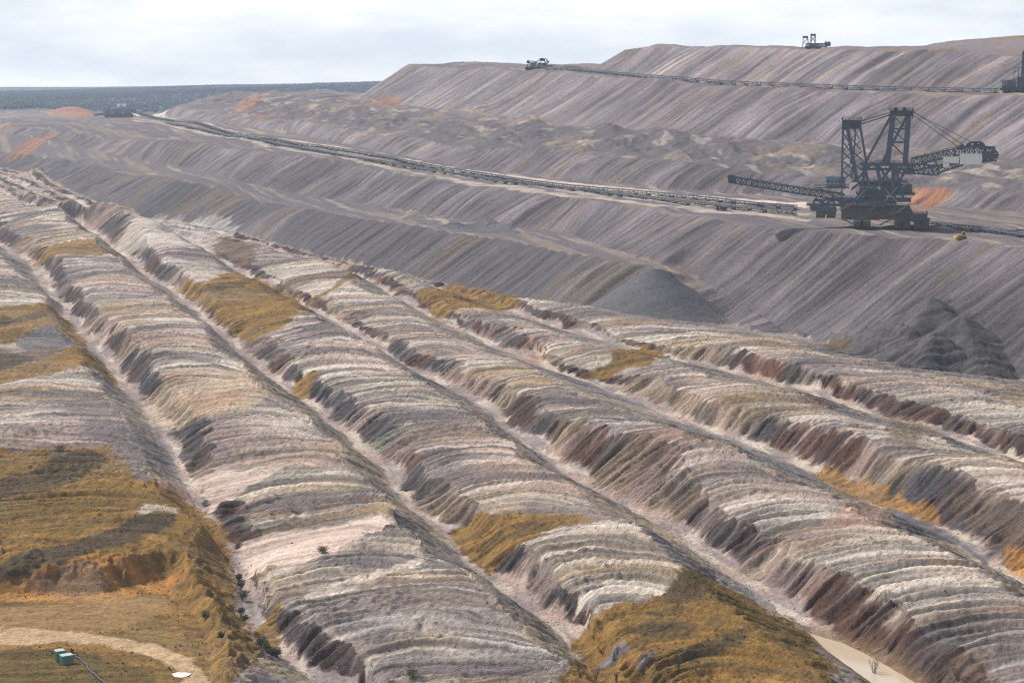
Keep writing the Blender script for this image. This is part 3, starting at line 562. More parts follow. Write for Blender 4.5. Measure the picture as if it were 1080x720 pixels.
# ------------------------------------------------------------------ mesh builders
col_ = scene.collection
class MB:
    def __init__(s): s.v = []; s.f = []
    def add(s, v, f):
        b = len(s.v); s.v += [tuple(p) for p in v]; s.f += [tuple(b+i for i in q) for q in f]; return s
    def hexa(s, v): return s.add(v, [(0,3,2,1),(4,5,6,7),(0,1,5,4),(1,2,6,5),(2,3,7,6),(3,0,4,7)])
    def box(s, x0, x1, y0, y1, z0, z1, ta=0.):         # ta: taper of the top in x
        t = (x1-x0)*ta/2
        return s.hexa([(x0,y0,z0),(x1,y0,z0),(x1,y1,z0),(x0,y1,z0),(x0+t,y0,z1),(x1-t,y0,z1),(x1-t,y1,z1),(x0+t,y1,z1)])
    def bar(s, p, q, w=.4, h=None):
        p, q = Vector(p), Vector(q); d = (q-p); h = h or w
        if d.length < 1e-4: return s
        d.normalize(); up = Vector((0,0,1)) if abs(d.z) < .95 else Vector((0,1,0))
        a = d.cross(up).normalized()*w/2; b = a.cross(d).normalized()*h/2
        return s.hexa([p-a-b, p+a-b, p+a+b, p-a+b, q-a-b, q+a-b, q+a+b, q-a+b])
    def tube(s, p, q, r, r2=None, n=10):
        p, q = Vector(p), Vector(q); d = (q-p).normalized(); r2 = r if r2 is None else r2
        up = Vector((0,0,1)) if abs(d.z) < .95 else Vector((0,1,0)); a = d.cross(up).normalized(); b = a.cross(d)
        v = [p+(a*math.cos(2*math.pi*i/n)+b*math.sin(2*math.pi*i/n))*r for i in range(n)]+[q+(a*math.cos(2*math.pi*i/n)+b*math.sin(2*math.pi*i/n))*r2 for i in range(n)]
        return s.add(v, [(i, (i+1) % n, n+(i+1) % n, n+i) for i in range(n)]+[tuple(range(n))[::-1], tuple(range(n, 2*n))])
    def lattice(s, p, q, w, h, n, t=.3, td=None):      # four chords and zigzag bracing
        p, q = Vector(p), Vector(q); d = (q-p).normalized(); td = td or t*.7
        up = Vector((0,0,1)) if abs(d.z) < .9 else Vector((1,0,0))
        a = d.cross(up).normalized()*w/2; b = a.cross(d).normalized()*h/2
        cs = [-a-b, a-b, a+b, -a+b]
        for c in cs: s.bar(p+c, q+c, t)
        for i in range(n):
            P = p+(q-p)*(i/n); Q = p+(q-p)*((i+1)/n)
            for j in range(4):
                c, e = cs[j], cs[(j+1) % 4]; s.bar(P+c, P+e, td)
                s.bar(P+(c if i % 2 else e), Q+(e if i % 2 else c), td)
        for j in range(4): s.bar(q+cs[j], q+cs[(j+1) % 4], td)
        return s
    def rail(s, pts, h=1.1, t=.14, step=3.):           # handrail along a line
        for p, q in zip(pts, pts[1:]):
            p, q = Vector(p), Vector(q); n = max(1, int((q-p).length/step))
            s.bar(p+Vector((0,0,h)), q+Vector((0,0,h)), t); s.bar(p+Vector((0,0,h*.5)), q+Vector((0,0,h*.5)), t*.8)
            for i in range(n+1): r = p+(q-p)*(i/n); s.bar(r, r+Vector((0,0,h)), t)
        return s
    def stadium(s, x0, x1, y0, y1, z0, z1, n=8):       # crawler track loop seen from the side, long in y
        r = (z1-z0)/2; prof = []
        for i in range(n+1): a = -math.pi/2-math.pi*i/n; prof.append((y0+r+r*math.cos(a), z0+r+r*math.sin(a)))
        for i in range(n+1): a = math.pi/2-math.pi*i/n; prof.append((y1-r+r*math.cos(a), z0+r+r*math.sin(a)))
        m = len(prof); v = [(x0, y, z) for y, z in prof]+[(x1, y, z) for y, z in prof]
        return s.add(v, [(i, (i+1) % m, m+(i+1) % m, m+i) for i in range(m)]+[tuple(range(m))[::-1], tuple(range(m, 2*m))])
    def build(s, name, m, parent=None, smooth=False):
        me = bpy.data.meshes.new(name); me.from_pydata([tuple(p) for p in s.v], [], s.f); me.validate(); me.update()
        if smooth: me.polygons.foreach_set('use_smooth', np.ones(len(me.polygons), bool))
        o = bpy.data.objects.new(name, me); col_.objects.link(o); me.materials.append(m)
        if parent: o.parent = parent
        return o
def tag(o, label=None, cat=None, group=None, kind=None):
    for k, v in (('label', label), ('category', cat), ('group', group), ('kind', kind)):
        if v: o[k] = v
    return o
def empty(name, loc, rz=0., label=None, cat=None, group=None):
    o = bpy.data.objects.new(name, None); col_.objects.link(o); o.location = loc; o.rotation_euler = (0, 0, rz); o.empty_display_size = 1
    return tag(o, label, cat, group)
STEEL = mat('blue_grey_steel', (.05,.07,.105), .6, .1, .55, .3); STEEL2 = mat('weathered_steel', (.075,.092,.125), .65, .1, .4, .5)
DARK = mat('dark_steel', (.03,.041,.06), .6, .1, .6, .35); RUBBER = mat('conveyor_rubber', (.028,.028,.03), .85, 0, .4, .5)
WHITE = mat('white_cladding', (.72,.72,.68), .5, 0, .1, .8); HOUSE = mat('grey_cladding', (.20,.23,.26), .6, 0, .2, .6)
LIGHT = mat('pale_steel', (.20,.22,.25), .6, .1, .3, .6); GLASS = mat('dark_glass', (.02,.025,.03), .15, 0, .1, 1); CABLE = mat('cable_steel', (.06,.062,.068), .5, .4, .1, 1)
DUSTY = mat('dusty_dark_steel', (.075,.062,.052), .8, 0, .6, .25); YELLOW = mat('yellow_paint', (.50,.28,.03), .5, 0, .25, 1.5); TRACK = mat('crawler_steel', (.07,.065,.06), .7, .2, .5, .8)

def face_az(p): return -math.atan2(p[0], p[1])         # turn a thing square to the line of sight

# ------------------------------------------------------------------ the big spreader on the main bench
def spreader():
    b = hit(930, 241); s = b[1]/2100.
    root = empty('spreader', (b[0], b[1]+6, b[2]+.1), face_az(b), 'huge dark steel spreader with two lattice masts and white cabins on its boom', 'mining machine')
    def P(px, py, y=0.): return ((px-930)*s, y, (240-py)*s)
    def X(px): return (px-930)*s
    def Zp(py): return (240-py)*s
    for px, y in ((907,-7),(917,-7),(949,-8),(958,-8),(969,-8),(977,-8),(912,7),(955,8),(972,8)):
        c = MB().stadium(X(px)-1.6, X(px)+1.6, y-5.5, y+5.5, 0, 4.2)
        t = c.build('crawler_track', DUSTY, root)
        w_ = MB()
        for k in range(12): yy = y-5+k*.9; w_.box(X(px)-1.75, X(px)+1.75, yy, yy+.35, 4.2, 4.4)
        for k in range(5): w_.box(X(px)-1.75, X(px)+1.75, y-5.75, y-5.5, .6+k*.7, .85+k*.7)
        w_.build('track_shoe', DARK, t)
    for x0, x1, y in ((902,922,-7),(944,982,-8),(905,920,7),(950,978,8)):
        m = MB().box(X(x0), X(x1), y-3, y+3, 4.2, Zp(229)+.2); m.bar((X(x0), y-3.2, 3), (X(x1), y-3.2, 5.2), .5); m.build('bogie', STEEL, root)
    ch = MB().box(X(890), X(930), -8, 8, Zp(231), Zp(222)); ch.box(X(924), X(979), -9.5, 9.5, Zp(230), Zp(225)); ch.box(X(898), X(965), -6, 6, Zp(225), Zp(217), .12)
    for i in range(13): x = 926+i*4.2; ch.bar(P(x, 230, -9.7), P(x, 225, -9.7), .45)
    ch.bar(P(945, 225, -9.7), P(978, 236, -9.7), .6); ch.bar(P(930, 236, -9.7), P(950, 226, -9.7), .6); ch.bar(P(893, 231, -8.2), P(908, 238, -8.2), .6)
    chassis = ch.build('chassis', DUSTY, root)
    r_ = MB().rail([P(924, 225, -9.4), P(979, 225, -9.4), P(979, 225, 9.4)], 1.5, .22, 2.2); r_.rail([P(889, 222, -7.8), P(924, 222, -7.8)], 1.3, .2, 2.2); r_.build('railing', STEEL2, chassis)
    hp = MB(); hp.add([P(886,212,-5), P(905,212,-5), P(900,226,-5), P(892,226,-5), P(886,212,5), P(905,212,5), P(900,226,5), P(892,226,5)], [(0,1,2,3),(7,6,5,4),(0,4,5,1),(1,5,6,2),(2,6,7,3),(3,7,4,0)]); hp.build('hopper', mat('rusty_plate', (.13,.085,.06), .85, 0, .5, .4), root)
    MB().tube(P(926, 217), P(926, 211), 9.5, n=28).build('slewing_ring', STEEL, root)
    dk = MB().box(X(884), X(962), -7, 7, Zp(212), Zp(209)); dk.box(X(905), X(966), -6, 6, Zp(205), Zp(203)); dk.box(X(900), X(958), -5.5, 5.5, Zp(192), Zp(190.5))
    for x in range(886, 962, 6): dk.bar(P(x, 212, -7.2), P(x+3, 208, -7.2), .4)
    deck = dk.build('slewing_deck', STEEL, root)
    MB().rail([P(884, 209, -6.9), P(962, 209, -6.9)], 1.4, .2, 2.4).rail([P(905, 203, -5.9), P(966, 203, -5.9)], 1.3, .2, 2.4).rail([P(900, 190.5, -5.4), P(958, 190.5, -5.4)], 1.3, .2, 2.4).build('railing', STEEL2, deck)
    fr = MB()
    for y in (-5.2, 5.2):
        for (a, b_, c, d, w_) in ((908,211,915,171,1.5),(922,211,912,172,1.1),(905,190,922,171,1.0),(944,211,943,172,2.0),(935,211,925,173,1.5),(928,195,942,174,1.1),(950,205,946,172,1.3),
                                 (903,211,933,190,1.1),(915,190,938,211,1.0),(912,211,930,192,1.1),(950,190,960,172,.9),(925,172,940,192,.9),(900,200,912,190,.8),(955,211,948,190,1.0)):
            fr.bar(P(a, b_, y), P(c, d, y), w_)
    for px, py in ((908,205),(915,172),(944,200),(935,185),(943,174),(925,174)): fr.bar(P(px, py, -5.2), P(px, py, 5.2), .9)
    fr.build('support_frame', STEEL, root)
    lb = MB()
    for (a, b_, c, d) in ((934,212,948,196),(948,212,934,198),(905,210,915,199),(918,222,932,213),(948,222,962,213),(890,220,902,213),(952,196,964,188),(936,226,952,222)): lb.bar(P(a, b_, -7.4), P(c, d, -7.4), .55)
    lb.rail([P(905,199,-7.2), P(930,199,-7.2)], 1.2, .2, 2.).rail([P(895,216.5,-8.2), P(965,216.5,-8.2)], 1.3, .22, 2.2).build('bracing', LIGHT, root)
    for (x0, x1, y0, y1, n_) in ((930,951,205,191.5,0),(908,926,203,193,0),(914,934,209,203.5,0),(948,963,202,194,0)):
        hh = MB().box(X(x0), X(x1), -4.4, 4.4, Zp(y0), Zp(y1)).build('machine_house', DARK if x0 == 930 else STEEL2, root)
        for i in range(int((x1-x0)/4)): MB().box(X(x0+1.2+i*4), X(x0+3.4+i*4), -4.5, -4.41, Zp(y1)-2.6, Zp(y1)-1.2).build('window', GLASS, hh)
    tp = MB().box(X(909), X(964), -6, 6, Zp(174.5), Zp(171.5))
    for i in range(14): tp.bar(P(910+i*3.9, 178, -6.1), P(913+i*3.9, 172, -6.1), .35)
    tp.bar(P(909, 178.5, -6.1), P(964, 178.5, -6.1), .6); tp.bar(P(909, 178.5, 6.1), P(964, 178.5, 6.1), .6)
    tp_ = tp.build('upper_platform', STEEL, root); MB().rail([P(909, 171.5, -5.9), P(964, 171.5, -5.9)], 1.3, .2, 2.2).build('railing', STEEL2, tp_)
    # left mast
    m1 = MB()
    for y in (-4.2, 4.2):
        m1.bar(P(889.5, 197, y), P(889.5, 128, y), .75); m1.bar(P(905, 190, y), P(893.5, 130, y), 1.5); m1.bar(P(915, 173, y), P(906.5, 128, y), 1.0); m1.bar(P(900, 188, y), P(903, 134, y), .6)
        for i in range(6):
            z0, z1 = 190-i*10, 180-i*10; m1.bar(P(889.5, z0, y), P(904-i*2.0, z1, y), .35); m1.bar(P(889.5, z1, y), P(904-i*2.0, z0, y), .3)
        for i in range(4): m1.bar(P(897+i*.6, 182-i*12, y), P(912-i*1.7, 170-i*11, y), .3); m1.bar(P(912-i*1.7, 180-i*11, y), P(897+i*.6, 170-i*12, y), .3)
    for py in (190,175,160,145,133): m1.bar(P(889.5, py, -4.2), P(889.5, py, 4.2), .4); m1.bar(P(903-(190-py)*.16, py, -4.2), P(903-(190-py)*.16, py, 4.2), .4)
    mast = m1.build('mast', STEEL, root)
    hd = MB().box(X(888.5), X(909), -5, 5, Zp(136), Zp(133.8)).box(X(889.5), X(908), -4.6, 4.6, Zp(130.5), Zp(126.5)).box(X(891), X(907), -3.6, 3.6, Zp(133.8), Zp(130.5))
    hd.rail([P(888.5, 126.5, -4.9), P(909, 126.5, -4.9)], 1.3, .22, 1.8); hd.bar(P(889.2, 136, -4.9), P(889.2, 124, -4.9), .4); hd.bar(P(908.4, 134, -4.9), P(908.4, 124.5, -4.9), .4); hd.build('mast_head', DARK, mast)
    # right mast
    m2 = MB()
    for y in (-3.8, 3.8):
        m2.bar(P(936.5, 173, y), P(941.5, 121, y), 2.5); m2.bar(P(955, 173, y), P(957.5, 120, y), 2.4)
        m2.bar(P(913, 173, y), P(940, 121, y), 1.15); m2.bar(P(930, 174, y), P(956, 122, y), 1.15)
        m2.bar(P(939, 150, y), P(956, 150, y), .6); m2.bar(P(940, 136, y), P(957, 136, y), .6); m2.bar(P(940, 136, y), P(956, 150, y), .45); m2.bar(P(941, 122, y), P(956, 136, y), .45); m2.bar(P(939, 150, y), P(955, 165, y), .5)
    for py in (165,150,136,124): m2.bar(P(939, py, -3.8), P(939, py, 3.8), .6); m2.bar(P(956, py, -3.8), P(956, py, 3.8), .6)
    mast2 = m2.build('mast', STEEL, root)
    hd = MB().box(X(936.5), X(962), -5, 5, Zp(122.5), Zp(120.5)).box(X(938), X(961), -4.2, 4.2, Zp(120.5), Zp(116.6))
    hd.rail([P(936.5, 117, -4.9), P(962, 117, -4.9)], 1.3, .22, 1.8); hd.bar(P(939, 122, -4.9), P(939, 113.8, -4.9), .5); hd.bar(P(961.3, 125, -4.9), P(961.3, 114, -4.9), .5); hd.tube(P(944, 115.4, -3), P(944, 115.4, 3), 1.1); hd.tube(P(953, 115.4, -3), P(953, 115.4, 3), 1.1)
    hd.build('mast_head', DARK, mast2)
    for y in (-3, 3):
        for a, c in (((909,127.5),(937.5,119)),((909,131),(937.5,121.5))): MB().tube(P(*a, y), P(*c, y), .24, n=6).build('stay_cable', CABLE, root)
        for a, c in (((961,117),(1014,152)),((961,120.5),(1010,155))): MB().tube(P(*a, y), P(*c, y), .17, n=6).build('stay_cable', CABLE, root)
    MB().tube(P(961,118,1.5), P(1026,151,1.5), .15, n=6).build('stay_cable', CABLE, root)
    # discharge boom to the left
    def along(mb_, pts, w_, h_, seg, t_):
        for a, c in zip(pts, pts[1:]): L_ = (Vector(c)-Vector(a)).length; mb_.lattice(a, c, w_, h_, max(2, int(L_/seg)), t_)
        return mb_
    bp = [P(771, 190.5), P(800, 195), P(845, 202), P(892, 208.5)]
    bm_ = along(MB(), bp, 4.2, 2.9, 2.6, .5)
    for i in range(40): f = i/39.; q = Vector(bp[0]).lerp(Vector(bp[-1]), f); bm_.bar(q+Vector((0,-2.2,1.5)), q+Vector((0,-2.2,2.6)), .22)
    boom = bm_.build('discharge_boom', STEEL, root)
    bl = MB()
    for a, c in zip(bp, bp[1:]): bl.bar(Vector(a)+Vector((0,0,1.7)), Vector(c)+Vector((0,0,1.7)), 2.6, .35)
    bl.tube(P(771,188,-1.6), P(771,188,1.6), 1.2); bl.build('belt', RUBBER, boom)
    MB().box(X(769.5), X(776), -2.4, 2.4, Zp(194), Zp(186)).build('discharge_head', DARK, boom)
    lf_ = MB()
    for y in (-4, 4):
        for a, b_, c, d in ((858,222,862,210),(884,224,880,208),(858,222,884,224),(860,212,884,211),(862,210,884,224),(884,210,860,222),(870,211,872,224),(853,216,888,217)): lf_.bar(P(a, b_, y), P(c, d, y), .7)
    lf_.box(X(866), X(884), -4, 4, Zp(226), Zp(219)); lf_.box(X(857), X(868), -3.5, 3.5, Zp(221), Zp(216)); lfo = lf_.build('loading_carriage', STEEL2, root)
    for px in (868, 879): MB().stadium(X(px)-2, X(px)+2, -6, 6, Zp(230), Zp(224)).build('crawler_track', TRACK, lfo)
    e = MB().box(X(873), X(893.5), -3.8, 3.8, Zp(197), Zp(187.2)); hs = e.build('control_house', HOUSE, root)
    MB().box(X(872.4), X(894), -4.1, 4.1, Zp(187.2), Zp(186.4)).build('roof', STEEL2, hs)
    for i in range(5): MB().box(X(874.5+i*3.8), X(877+i*3.8), -3.9, -3.81, Zp(193), Zp(189.3)).build('window', GLASS, hs)
    wk = MB().box(X(862), X(897), -4.6, 4.6, Zp(198.6), Zp(197.6)); wk.rail([P(862,197.6,-4.5), P(897,197.6,-4.5)], 1.3, .2, 2.); wk.bar(P(866,198,-4.4), P(884,208,-4.4), .6); wk.bar(P(890,198,-4.4), P(890,209,-4.4), .6); wk.build('walkway', STEEL, root)
    # counterweight boom to the right
    cb = MB(); cb.lattice(P(944,177), P(990,179), 5.4, 4.4, 9, .55); cb.lattice(P(962,171), P(1016,157.5), 5., 3.2, 10, .6); cb.lattice(P(1016,158), P(1046,158), 5., 3.2, 6, .6); cb.lattice(P(988,180), P(1014,171), 4.6, 2.2, 5, .5)
    for a, b_, c, d in ((955,182,1000,172),(972,168,985,180),(985,165,990,180),(998,162,1002,172),(1006,158,1008,172)):
        for y in (-2.6, 2.6): cb.bar(P(a, b_, y), P(c, d, y), .6)
    cb.rail([P(962,169,-2.7), P(1014,154.5,-2.7)], 1.3, .22, 2.2); cbo = cb.build('counterweight_boom', STEEL, root)
    cw = MB().box(X(1034.5), X(1040), -3.6, 3.6, Zp(169), Zp(161)).box(X(1041), X(1046.5), -3, 3, Zp(168), Zp(162)).box(X(1046), X(1050), -2.2, 2.2, Zp(166.5), Zp(161.5))
    for a, b_, c, d in ((1034,161,1040,155),(1040,155,1047,157.5),(1047,157.5,1051,163),(1038,168,1046,158),(1036,160,1050,160),(1034,170,1049,168)):
        for y in (-2.8, 2.8): cw.bar(P(a, b_, y), P(c, d, y), .6)
    cw.rail([P(1034,155.5,-3), P(1047,157,-3)], 1.2, .2, 2.).build('counterweight', STEEL, root)
    for x0, x1, y0, y1 in ((994,1010,171,164.6),(994,1000.5,175.3,171.2),(1011,1033,172.2,161.4)):
        h_ = MB().box(X(x0), X(x1), -5.2, 1.5, Zp(y0), Zp(y1)).build('cabin', WHITE, root)
        d_ = MB().box(X(x0)-.25, X(x1)+.25, -5.45, 1.75, Zp(y1), Zp(y1)+.35)
        for i in range(1, int((x1-x0)/5)+1): d_.box(X(x0)+i*2.2, X(x0)+i*2.2+.08, -5.26, -5.21, Zp(y0)+.2, Zp(y1)-.2)
        d_.build('roof', mat('grey_roof', (.45,.46,.45), .6), h_)
    wn = MB()
    for px in (1013, 1020, 1027, 1033): wn.tube(P(px, 154.5 if px < 1016 else 153, -2.5), P(px, 154.5 if px < 1016 else 153, 2.5), 1.3 if px < 1030 else 1.6, n=12)
    for a, b_, c, d in ((1016,156,1021,149.8),(1021,149.8,1032,149.2),(1032,149.2,1037,156),(1024,156,1026,150)):
        for y in (-2.6, 2.6): wn.bar(P(a, b_, y), P(c, d, y), .7)
    wn.build('winch_gear', DARK, root)
    lad = MB()
    for y in (-4.6,): 
        for px in (902, 904.5): lad.bar(P(px, 222, y-3.4), P(px+10, 205, y-1.5), .25)
    lad.build('stairway', STEEL2, root)
    return root
spreader()

# ------------------------------------------------------------------ machines far off
def far_spreader():
    dx, dz = ray(858, 51); p = None
    for q in ((858, 52), (858, 53), (858, 54)):
        p = hit(*q)
        if p is not None: break
    n_ = Vector((p[0], p[1], 0)).normalized(); bx, by = p[0]+n_.x*22, p[1]+n_.y*22; bz = float(gz(bx, by)[0]); s = by/2100.
    root = empty('spreader', (bx, by, bz-.2), face_az(p), 'small pale blue spreader with two short masts, standing on the skyline of the highest dump', 'mining machine')
    base = 51.0
    def P(px, py, y=0.): return ((px-858)*s, y, (base-py)*s)
    X = lambda a: (a-858)*s; Z = lambda a: (base-a)*s
    FS_ = mat('pale_blue_steel', (.13,.17,.19), .6, .1, .3, .3)
    MB().box(X(849), X(866), -5, 5, Z(51), Z(48.7)).stadium(X(850), X(854), -7, 7, 0, 2).stadium(X(860), X(864), -7, 7, 0, 2).build('chassis', STEEL, root)
    m = MB()
    for y in (-3, 3): m.bar(P(846.8,50,y), P(847.2,38,y), .5); m.bar(P(852.5,46,y), P(851.5,38,y), .7); m.bar(P(847,46,y), P(852,39,y), .4)
    m.bar(P(847,42,-3), P(847,42,3), .4); m.bar(P(852,42,-3), P(852,42,3), .4); mo = m.build('mast', FS_, root); MB().box(X(846.6), X(852), -3.6, 3.6, Z(39.8), Z(38)).build('mast_head', STEEL, mo)
    m = MB()
    for y in (-3, 3): m.bar(P(855,46,y), P(855.3,36,y), .8); m.bar(P(859.5,46,y), P(859.5,36,y), .8); m.bar(P(855,44,y), P(859.5,38,y), .4); m.bar(P(859.5,44,y), P(855,38,y), .4)
    m.bar(P(855.1,42,-3), P(855.1,42,3), .4); m.bar(P(859.5,42,-3), P(859.5,42,3), .4); mo = m.build('mast', FS_, root); MB().box(X(854.6), X(860.2), -3.6, 3.6, Z(37.8), Z(36)).bar(P(855.5,36,0), P(855.5,34.8,0), .4).bar(P(859,36,0), P(859,34.8,0), .4).build('mast_head', STEEL, mo)
    MB().lattice(P(850,47.3), P(872,47.4), 5, 2.2, 9, .6).box(X(853), X(863), -3, 3, Z(48.6), Z(46)).build('boom', FS_, root)
    MB().box(X(869.5), X(875.6), -3, 3, Z(48.4), Z(44.6)).tube(P(870.5,44.4,-2), P(870.5,44.4,2), .7).tube(P(873.6,44.4,-2), P(873.6,44.4,2), .7).build('counterweight', STEEL2, root)
    MB().box(X(863), X(868), -4, 2, Z(47.5), Z(45.6)).build('cabin', HOUSE, root)
far_spreader()
def edge_spreader():
    b = hit(1068, 98); s = b[1]/2100.
    root = empty('spreader', (b[0], b[1]+4, float(gz(b[0], b[1]+4)[0])), face_az(b), 'dark spreader cut off by the right edge of the picture on the upper bench', 'mining machine')
    def P(px, py, y=0.): return ((px-1068)*s, y, (98-py)*s)
    X = lambda a: (a-1068)*s; Z = lambda a: (98-a)*s
    for px in (1063, 1070, 1079, 1088): MB().stadium(X(px)-1.5, X(px)+1.5, -6, 5, 0, 2.6).build('crawler_track', TRACK, root)
    MB().box(X(1058.5), X(1094), -6, 6, Z(95.6), Z(92)).box(X(1057), X(1062), -4, 4, Z(96), Z(93.5)).build('chassis', DARK, root)
    MB().lattice(P(1059,89.5), P(1078,87), 6, 3., 6, .6).box(X(1063), X(1073), -4, 4, Z(92), Z(86.5), .2).box(X(1074), X(1092), -4, 4, Z(92), Z(82)).build('superstructure', STEEL, root)
    r_ = MB().rail([P(1057,87.6,-4), P(1072,85.8,-4)], 1.2, .2, 2); r_.bar(P(1070.5,86,-3), P(1070.5,72,-3), .4); r_.bar(P(1075,84,-3), P(1075,72,-3), .4); r_.bar(P(1070,72,-3), P(1077,72,-3), .4); r_.bar(P(1070.5,78,-3), P(1075,74,-3), .3); r_.build('walkway', STEEL2, root)
    m = MB()
    for y in (-4, 4): m.bar(P(1079,84,y), P(1079.5,57,y), 1.6); m.bar(P(1090,84,y), P(1088,57,y), 1.6); m.bar(P(1079,70,y), P(1089,60,y), .6); m.bar(P(1079,80,y), P(1089,70,y), .6)
    m.bar(P(1079.2,70,-4), P(1079.2,70,4), .6); m.bar(P(1089,70,-4), P(1089,70,4), .6); mo = m.build('mast', STEEL, root); MB().box(X(1078.5), X(1090), -5, 5, Z(58), Z(55)).build('mast_head', DARK, mo)
    MB().lattice(P(1094,88), P(1150,82), 5, 3.5, 14, .6).build('boom', STEEL, root)
edge_spreader()
def skyline_station():
    b = hit(562, 73.5); s = b[1]/2100.
    n_ = Vector((b[0], b[1], 0)).normalized(); bx, by = b[0]+n_.x*10, b[1]+n_.y*10
    root = empty('drive_station', (bx, by, float(gz(bx, by)[0])-.3), face_az(b), 'blue grey humped drive station on the skyline where the upper bench ends', 'drive station')
    def P(px, py, y=0.): return ((px-562)*s, y, (72.5-py)*s)
    X = lambda a: (a-562)*s; Z = lambda a: (72.5-a)*s
    MB().box(X(554), X(580), -5, 5, 0, Z(70.5)).stadium(X(556), X(560), -6, 6, -.6, 2.2).stadium(X(572), X(576), -6, 6, -.6, 2.2).build('pontoon', DARK, root)
    f = MB()
    for y in (-4, 4):
        for a, c, d, e in ((555,71,559,64),(559,64,566,65),(566,65,570,61.5),(570,61.5,576,62),(576,62,579,66),(560,71,566,65),(566,71,571,62),(572,71,577,63),(578,71,574,64),(555,66,578,66.5)): f.bar(P(a, c, y), P(d, e, y), .6)
    f.build('frame', STEEL, root)
    MB().box(X(559), X(566), -3.5, 3.5, Z(70.5), Z(65.6)).box(X(567), X(577), -3, 3, Z(70.5), Z(66.2)).build('drive_house', HOUSE, root)
    MB().box(X(569), X(575), -2.5, 2.5, Z(64.2), Z(61.8), .25).build('motor_house', DARK, root); MB().tube(P(557,64.6,-2.5), P(557,64.6,2.5), 1.1).build('drum', DARK, root); MB().tube(P(578,65,-2.5), P(578,65,2.5), .9).build('drum', DARK, root)
    MB().lattice(P(578,69), P(592,71.6), 3, 1.3, 5, .4).lattice(P(592,71.6), P(622,73.2), 3, 1., 10, .35).build('feed_conveyor', STEEL2, root)
    MB().bar(P(618.5,74,0), P(618.5,69,0), .5).bar(P(621,74,0), P(621,70,0), .4).bar(P(617,71.5,0), P(622.5,71.5,0), .4).build('tail_post', STEEL2, root)
skyline_station()
def left_station():
    b = hit(125, 124); s = b[1]/2100.
    root = empty('transfer_station', (b[0], b[1], b[2]), face_az(b), 'blue grey transfer station topped by two white cabins, far left on the main bench', 'transfer station')
    def P(px, py, y=0.): return ((px-125)*s, y, (124-py)*s)
    X = lambda a: (a-125)*s; Z = lambda a: (124-a)*s
    PALE_ = mat('pale_blue_machine', (.16,.20,.26), .6, 0, .4, .2)
    MB().box(X(111), X(140), -10, 10, .5, Z(120)).build('pontoon', STEEL2, root)
    f = MB()
    for y in (-7, 7):
        for a, c, d, e in ((110,123,114,114),(114,114,120,118),(120,118,126,113),(126,113,138,113.5),(138,113.5,144,118),(116,122,122,114),(124,122,130,113),(132,122,137,114),(110,118,145,118.5)): f.bar(P(a, c, y), P(d, e, y), 1.2)
    f.build('frame', PALE_, root)
    MB().box(X(120), X(129), -6, 6, Z(120), Z(114.5)).box(X(130), X(138), -6, 6, Z(120), Z(115)).box(X(112), X(117), -5, 5, Z(120), Z(115), .4).build('machine_house', PALE_, root)
    for a, c in ((123.6,127.6),(129,133.2)): MB().box(X(a), X(c), -4, 3, Z(114), Z(109.8)).build('cabin', mat('bright_white', (.9,.9,.88), .5, 0, .05, 1.), root)
    MB().lattice(P(138,117), P(150,121), 6, 3, 5, .8).lattice(P(150,121), P(163,123.6), 6, 2.2, 6, .7).build('feed_conveyor', STEEL, root)
    MB().lattice(P(100,121.5), P(111,120), 5, 2., 5, .7).build('discharge_conveyor', STEEL2, root)
left_station()

# ------------------------------------------------------------------ belt conveyors along the benches
def resample(pts, d):
    pts = [Vector(p) for p in pts]; out = [pts[0].copy()]; acc = 0.
    for a, b in zip(pts, pts[1:]):
        L_ = (b-a).length; t_ = d-acc
        while t_ <= L_: out.append(a.lerp(b, t_/L_)); t_ += d
        acc = (acc+L_) % d if L_ > 0 else acc
    return out
def conveyor(pxs, label, step, height, width, shift=0., thick=.3):
    w3 = [Vector(p) for p in trace(pxs)]
    d_all = (w3[-1]-w3[0]); sd_ = Vector((d_all.y, -d_all.x, 0)).normalized()
    w3 = [p+sd_*shift for p in w3]; q = resample(w3, step)
    g = gz([p.x for p in q], [p.y for p in q]); g = np.convolve(np.pad(g, 3, mode='edge'), np.ones(7)/7, 'valid')
    q = [Vector((p.x, p.y, float(z_))) for p, z_ in zip(q, g)]; q.sort(key=lambda p: p.y)
    o = q[0]; root = empty('belt_conveyor', o, 0, label, 'conveyor')
    q = [p-o for p in q]; belt = MB(); rl = MB(); rest = MB(); k = 0
    for i, (a, b) in enumerate(zip(q, q[1:])):
        t_ = (b-a).normalized(); c = Vector((t_.y, -t_.x, 0)).normalized(); up = Vector((0,0,1))
        belt.bar(a+up*height, b+up*height, width, .25); belt.bar(a+up*height*.45, b+up*height*.45, width*.9, .18)
        for s_ in (-1, 1):
            rl.bar(a+c*s_*(width/2+.25)+up*(height-.15), b+c*s_*(width/2+.25)+up*(height-.15), .28, .5)
        fr_ = MB() if k < 100 else rest
        for s_ in (-1, 1):
            fr_.bar(a+c*s_*(width/2+.35)-up*.8, a+c*s_*(width/2+.2)+up*(height+.5), thick)
            fr_.bar(a+c*s_*(width/2+.3)-up*.4, a+t_*step*.45+c*s_*(width/2+.2)+up*(height-.2), thick*.8)
        fr_.bar(a+c*(width/2+.3)+up*(height*.2), a-c*(width/2+.3)+up*(height*.2), thick); fr_.box(*(lambda m_: (m_.x-1.2, m_.x+1.2, m_.y-1.2, m_.y+1.2, m_.z-.5, m_.z+.25))(a))
        if k < 100: fr_.build('support_frame', STEEL2, root)
        k += 1
    belt.build('belt', RUBBER, root); rl.build('side_rail', STEEL2, root)
    if rest.v: tag(rest.build('support_frame', STEEL2, root), kind='stuff')
    return root
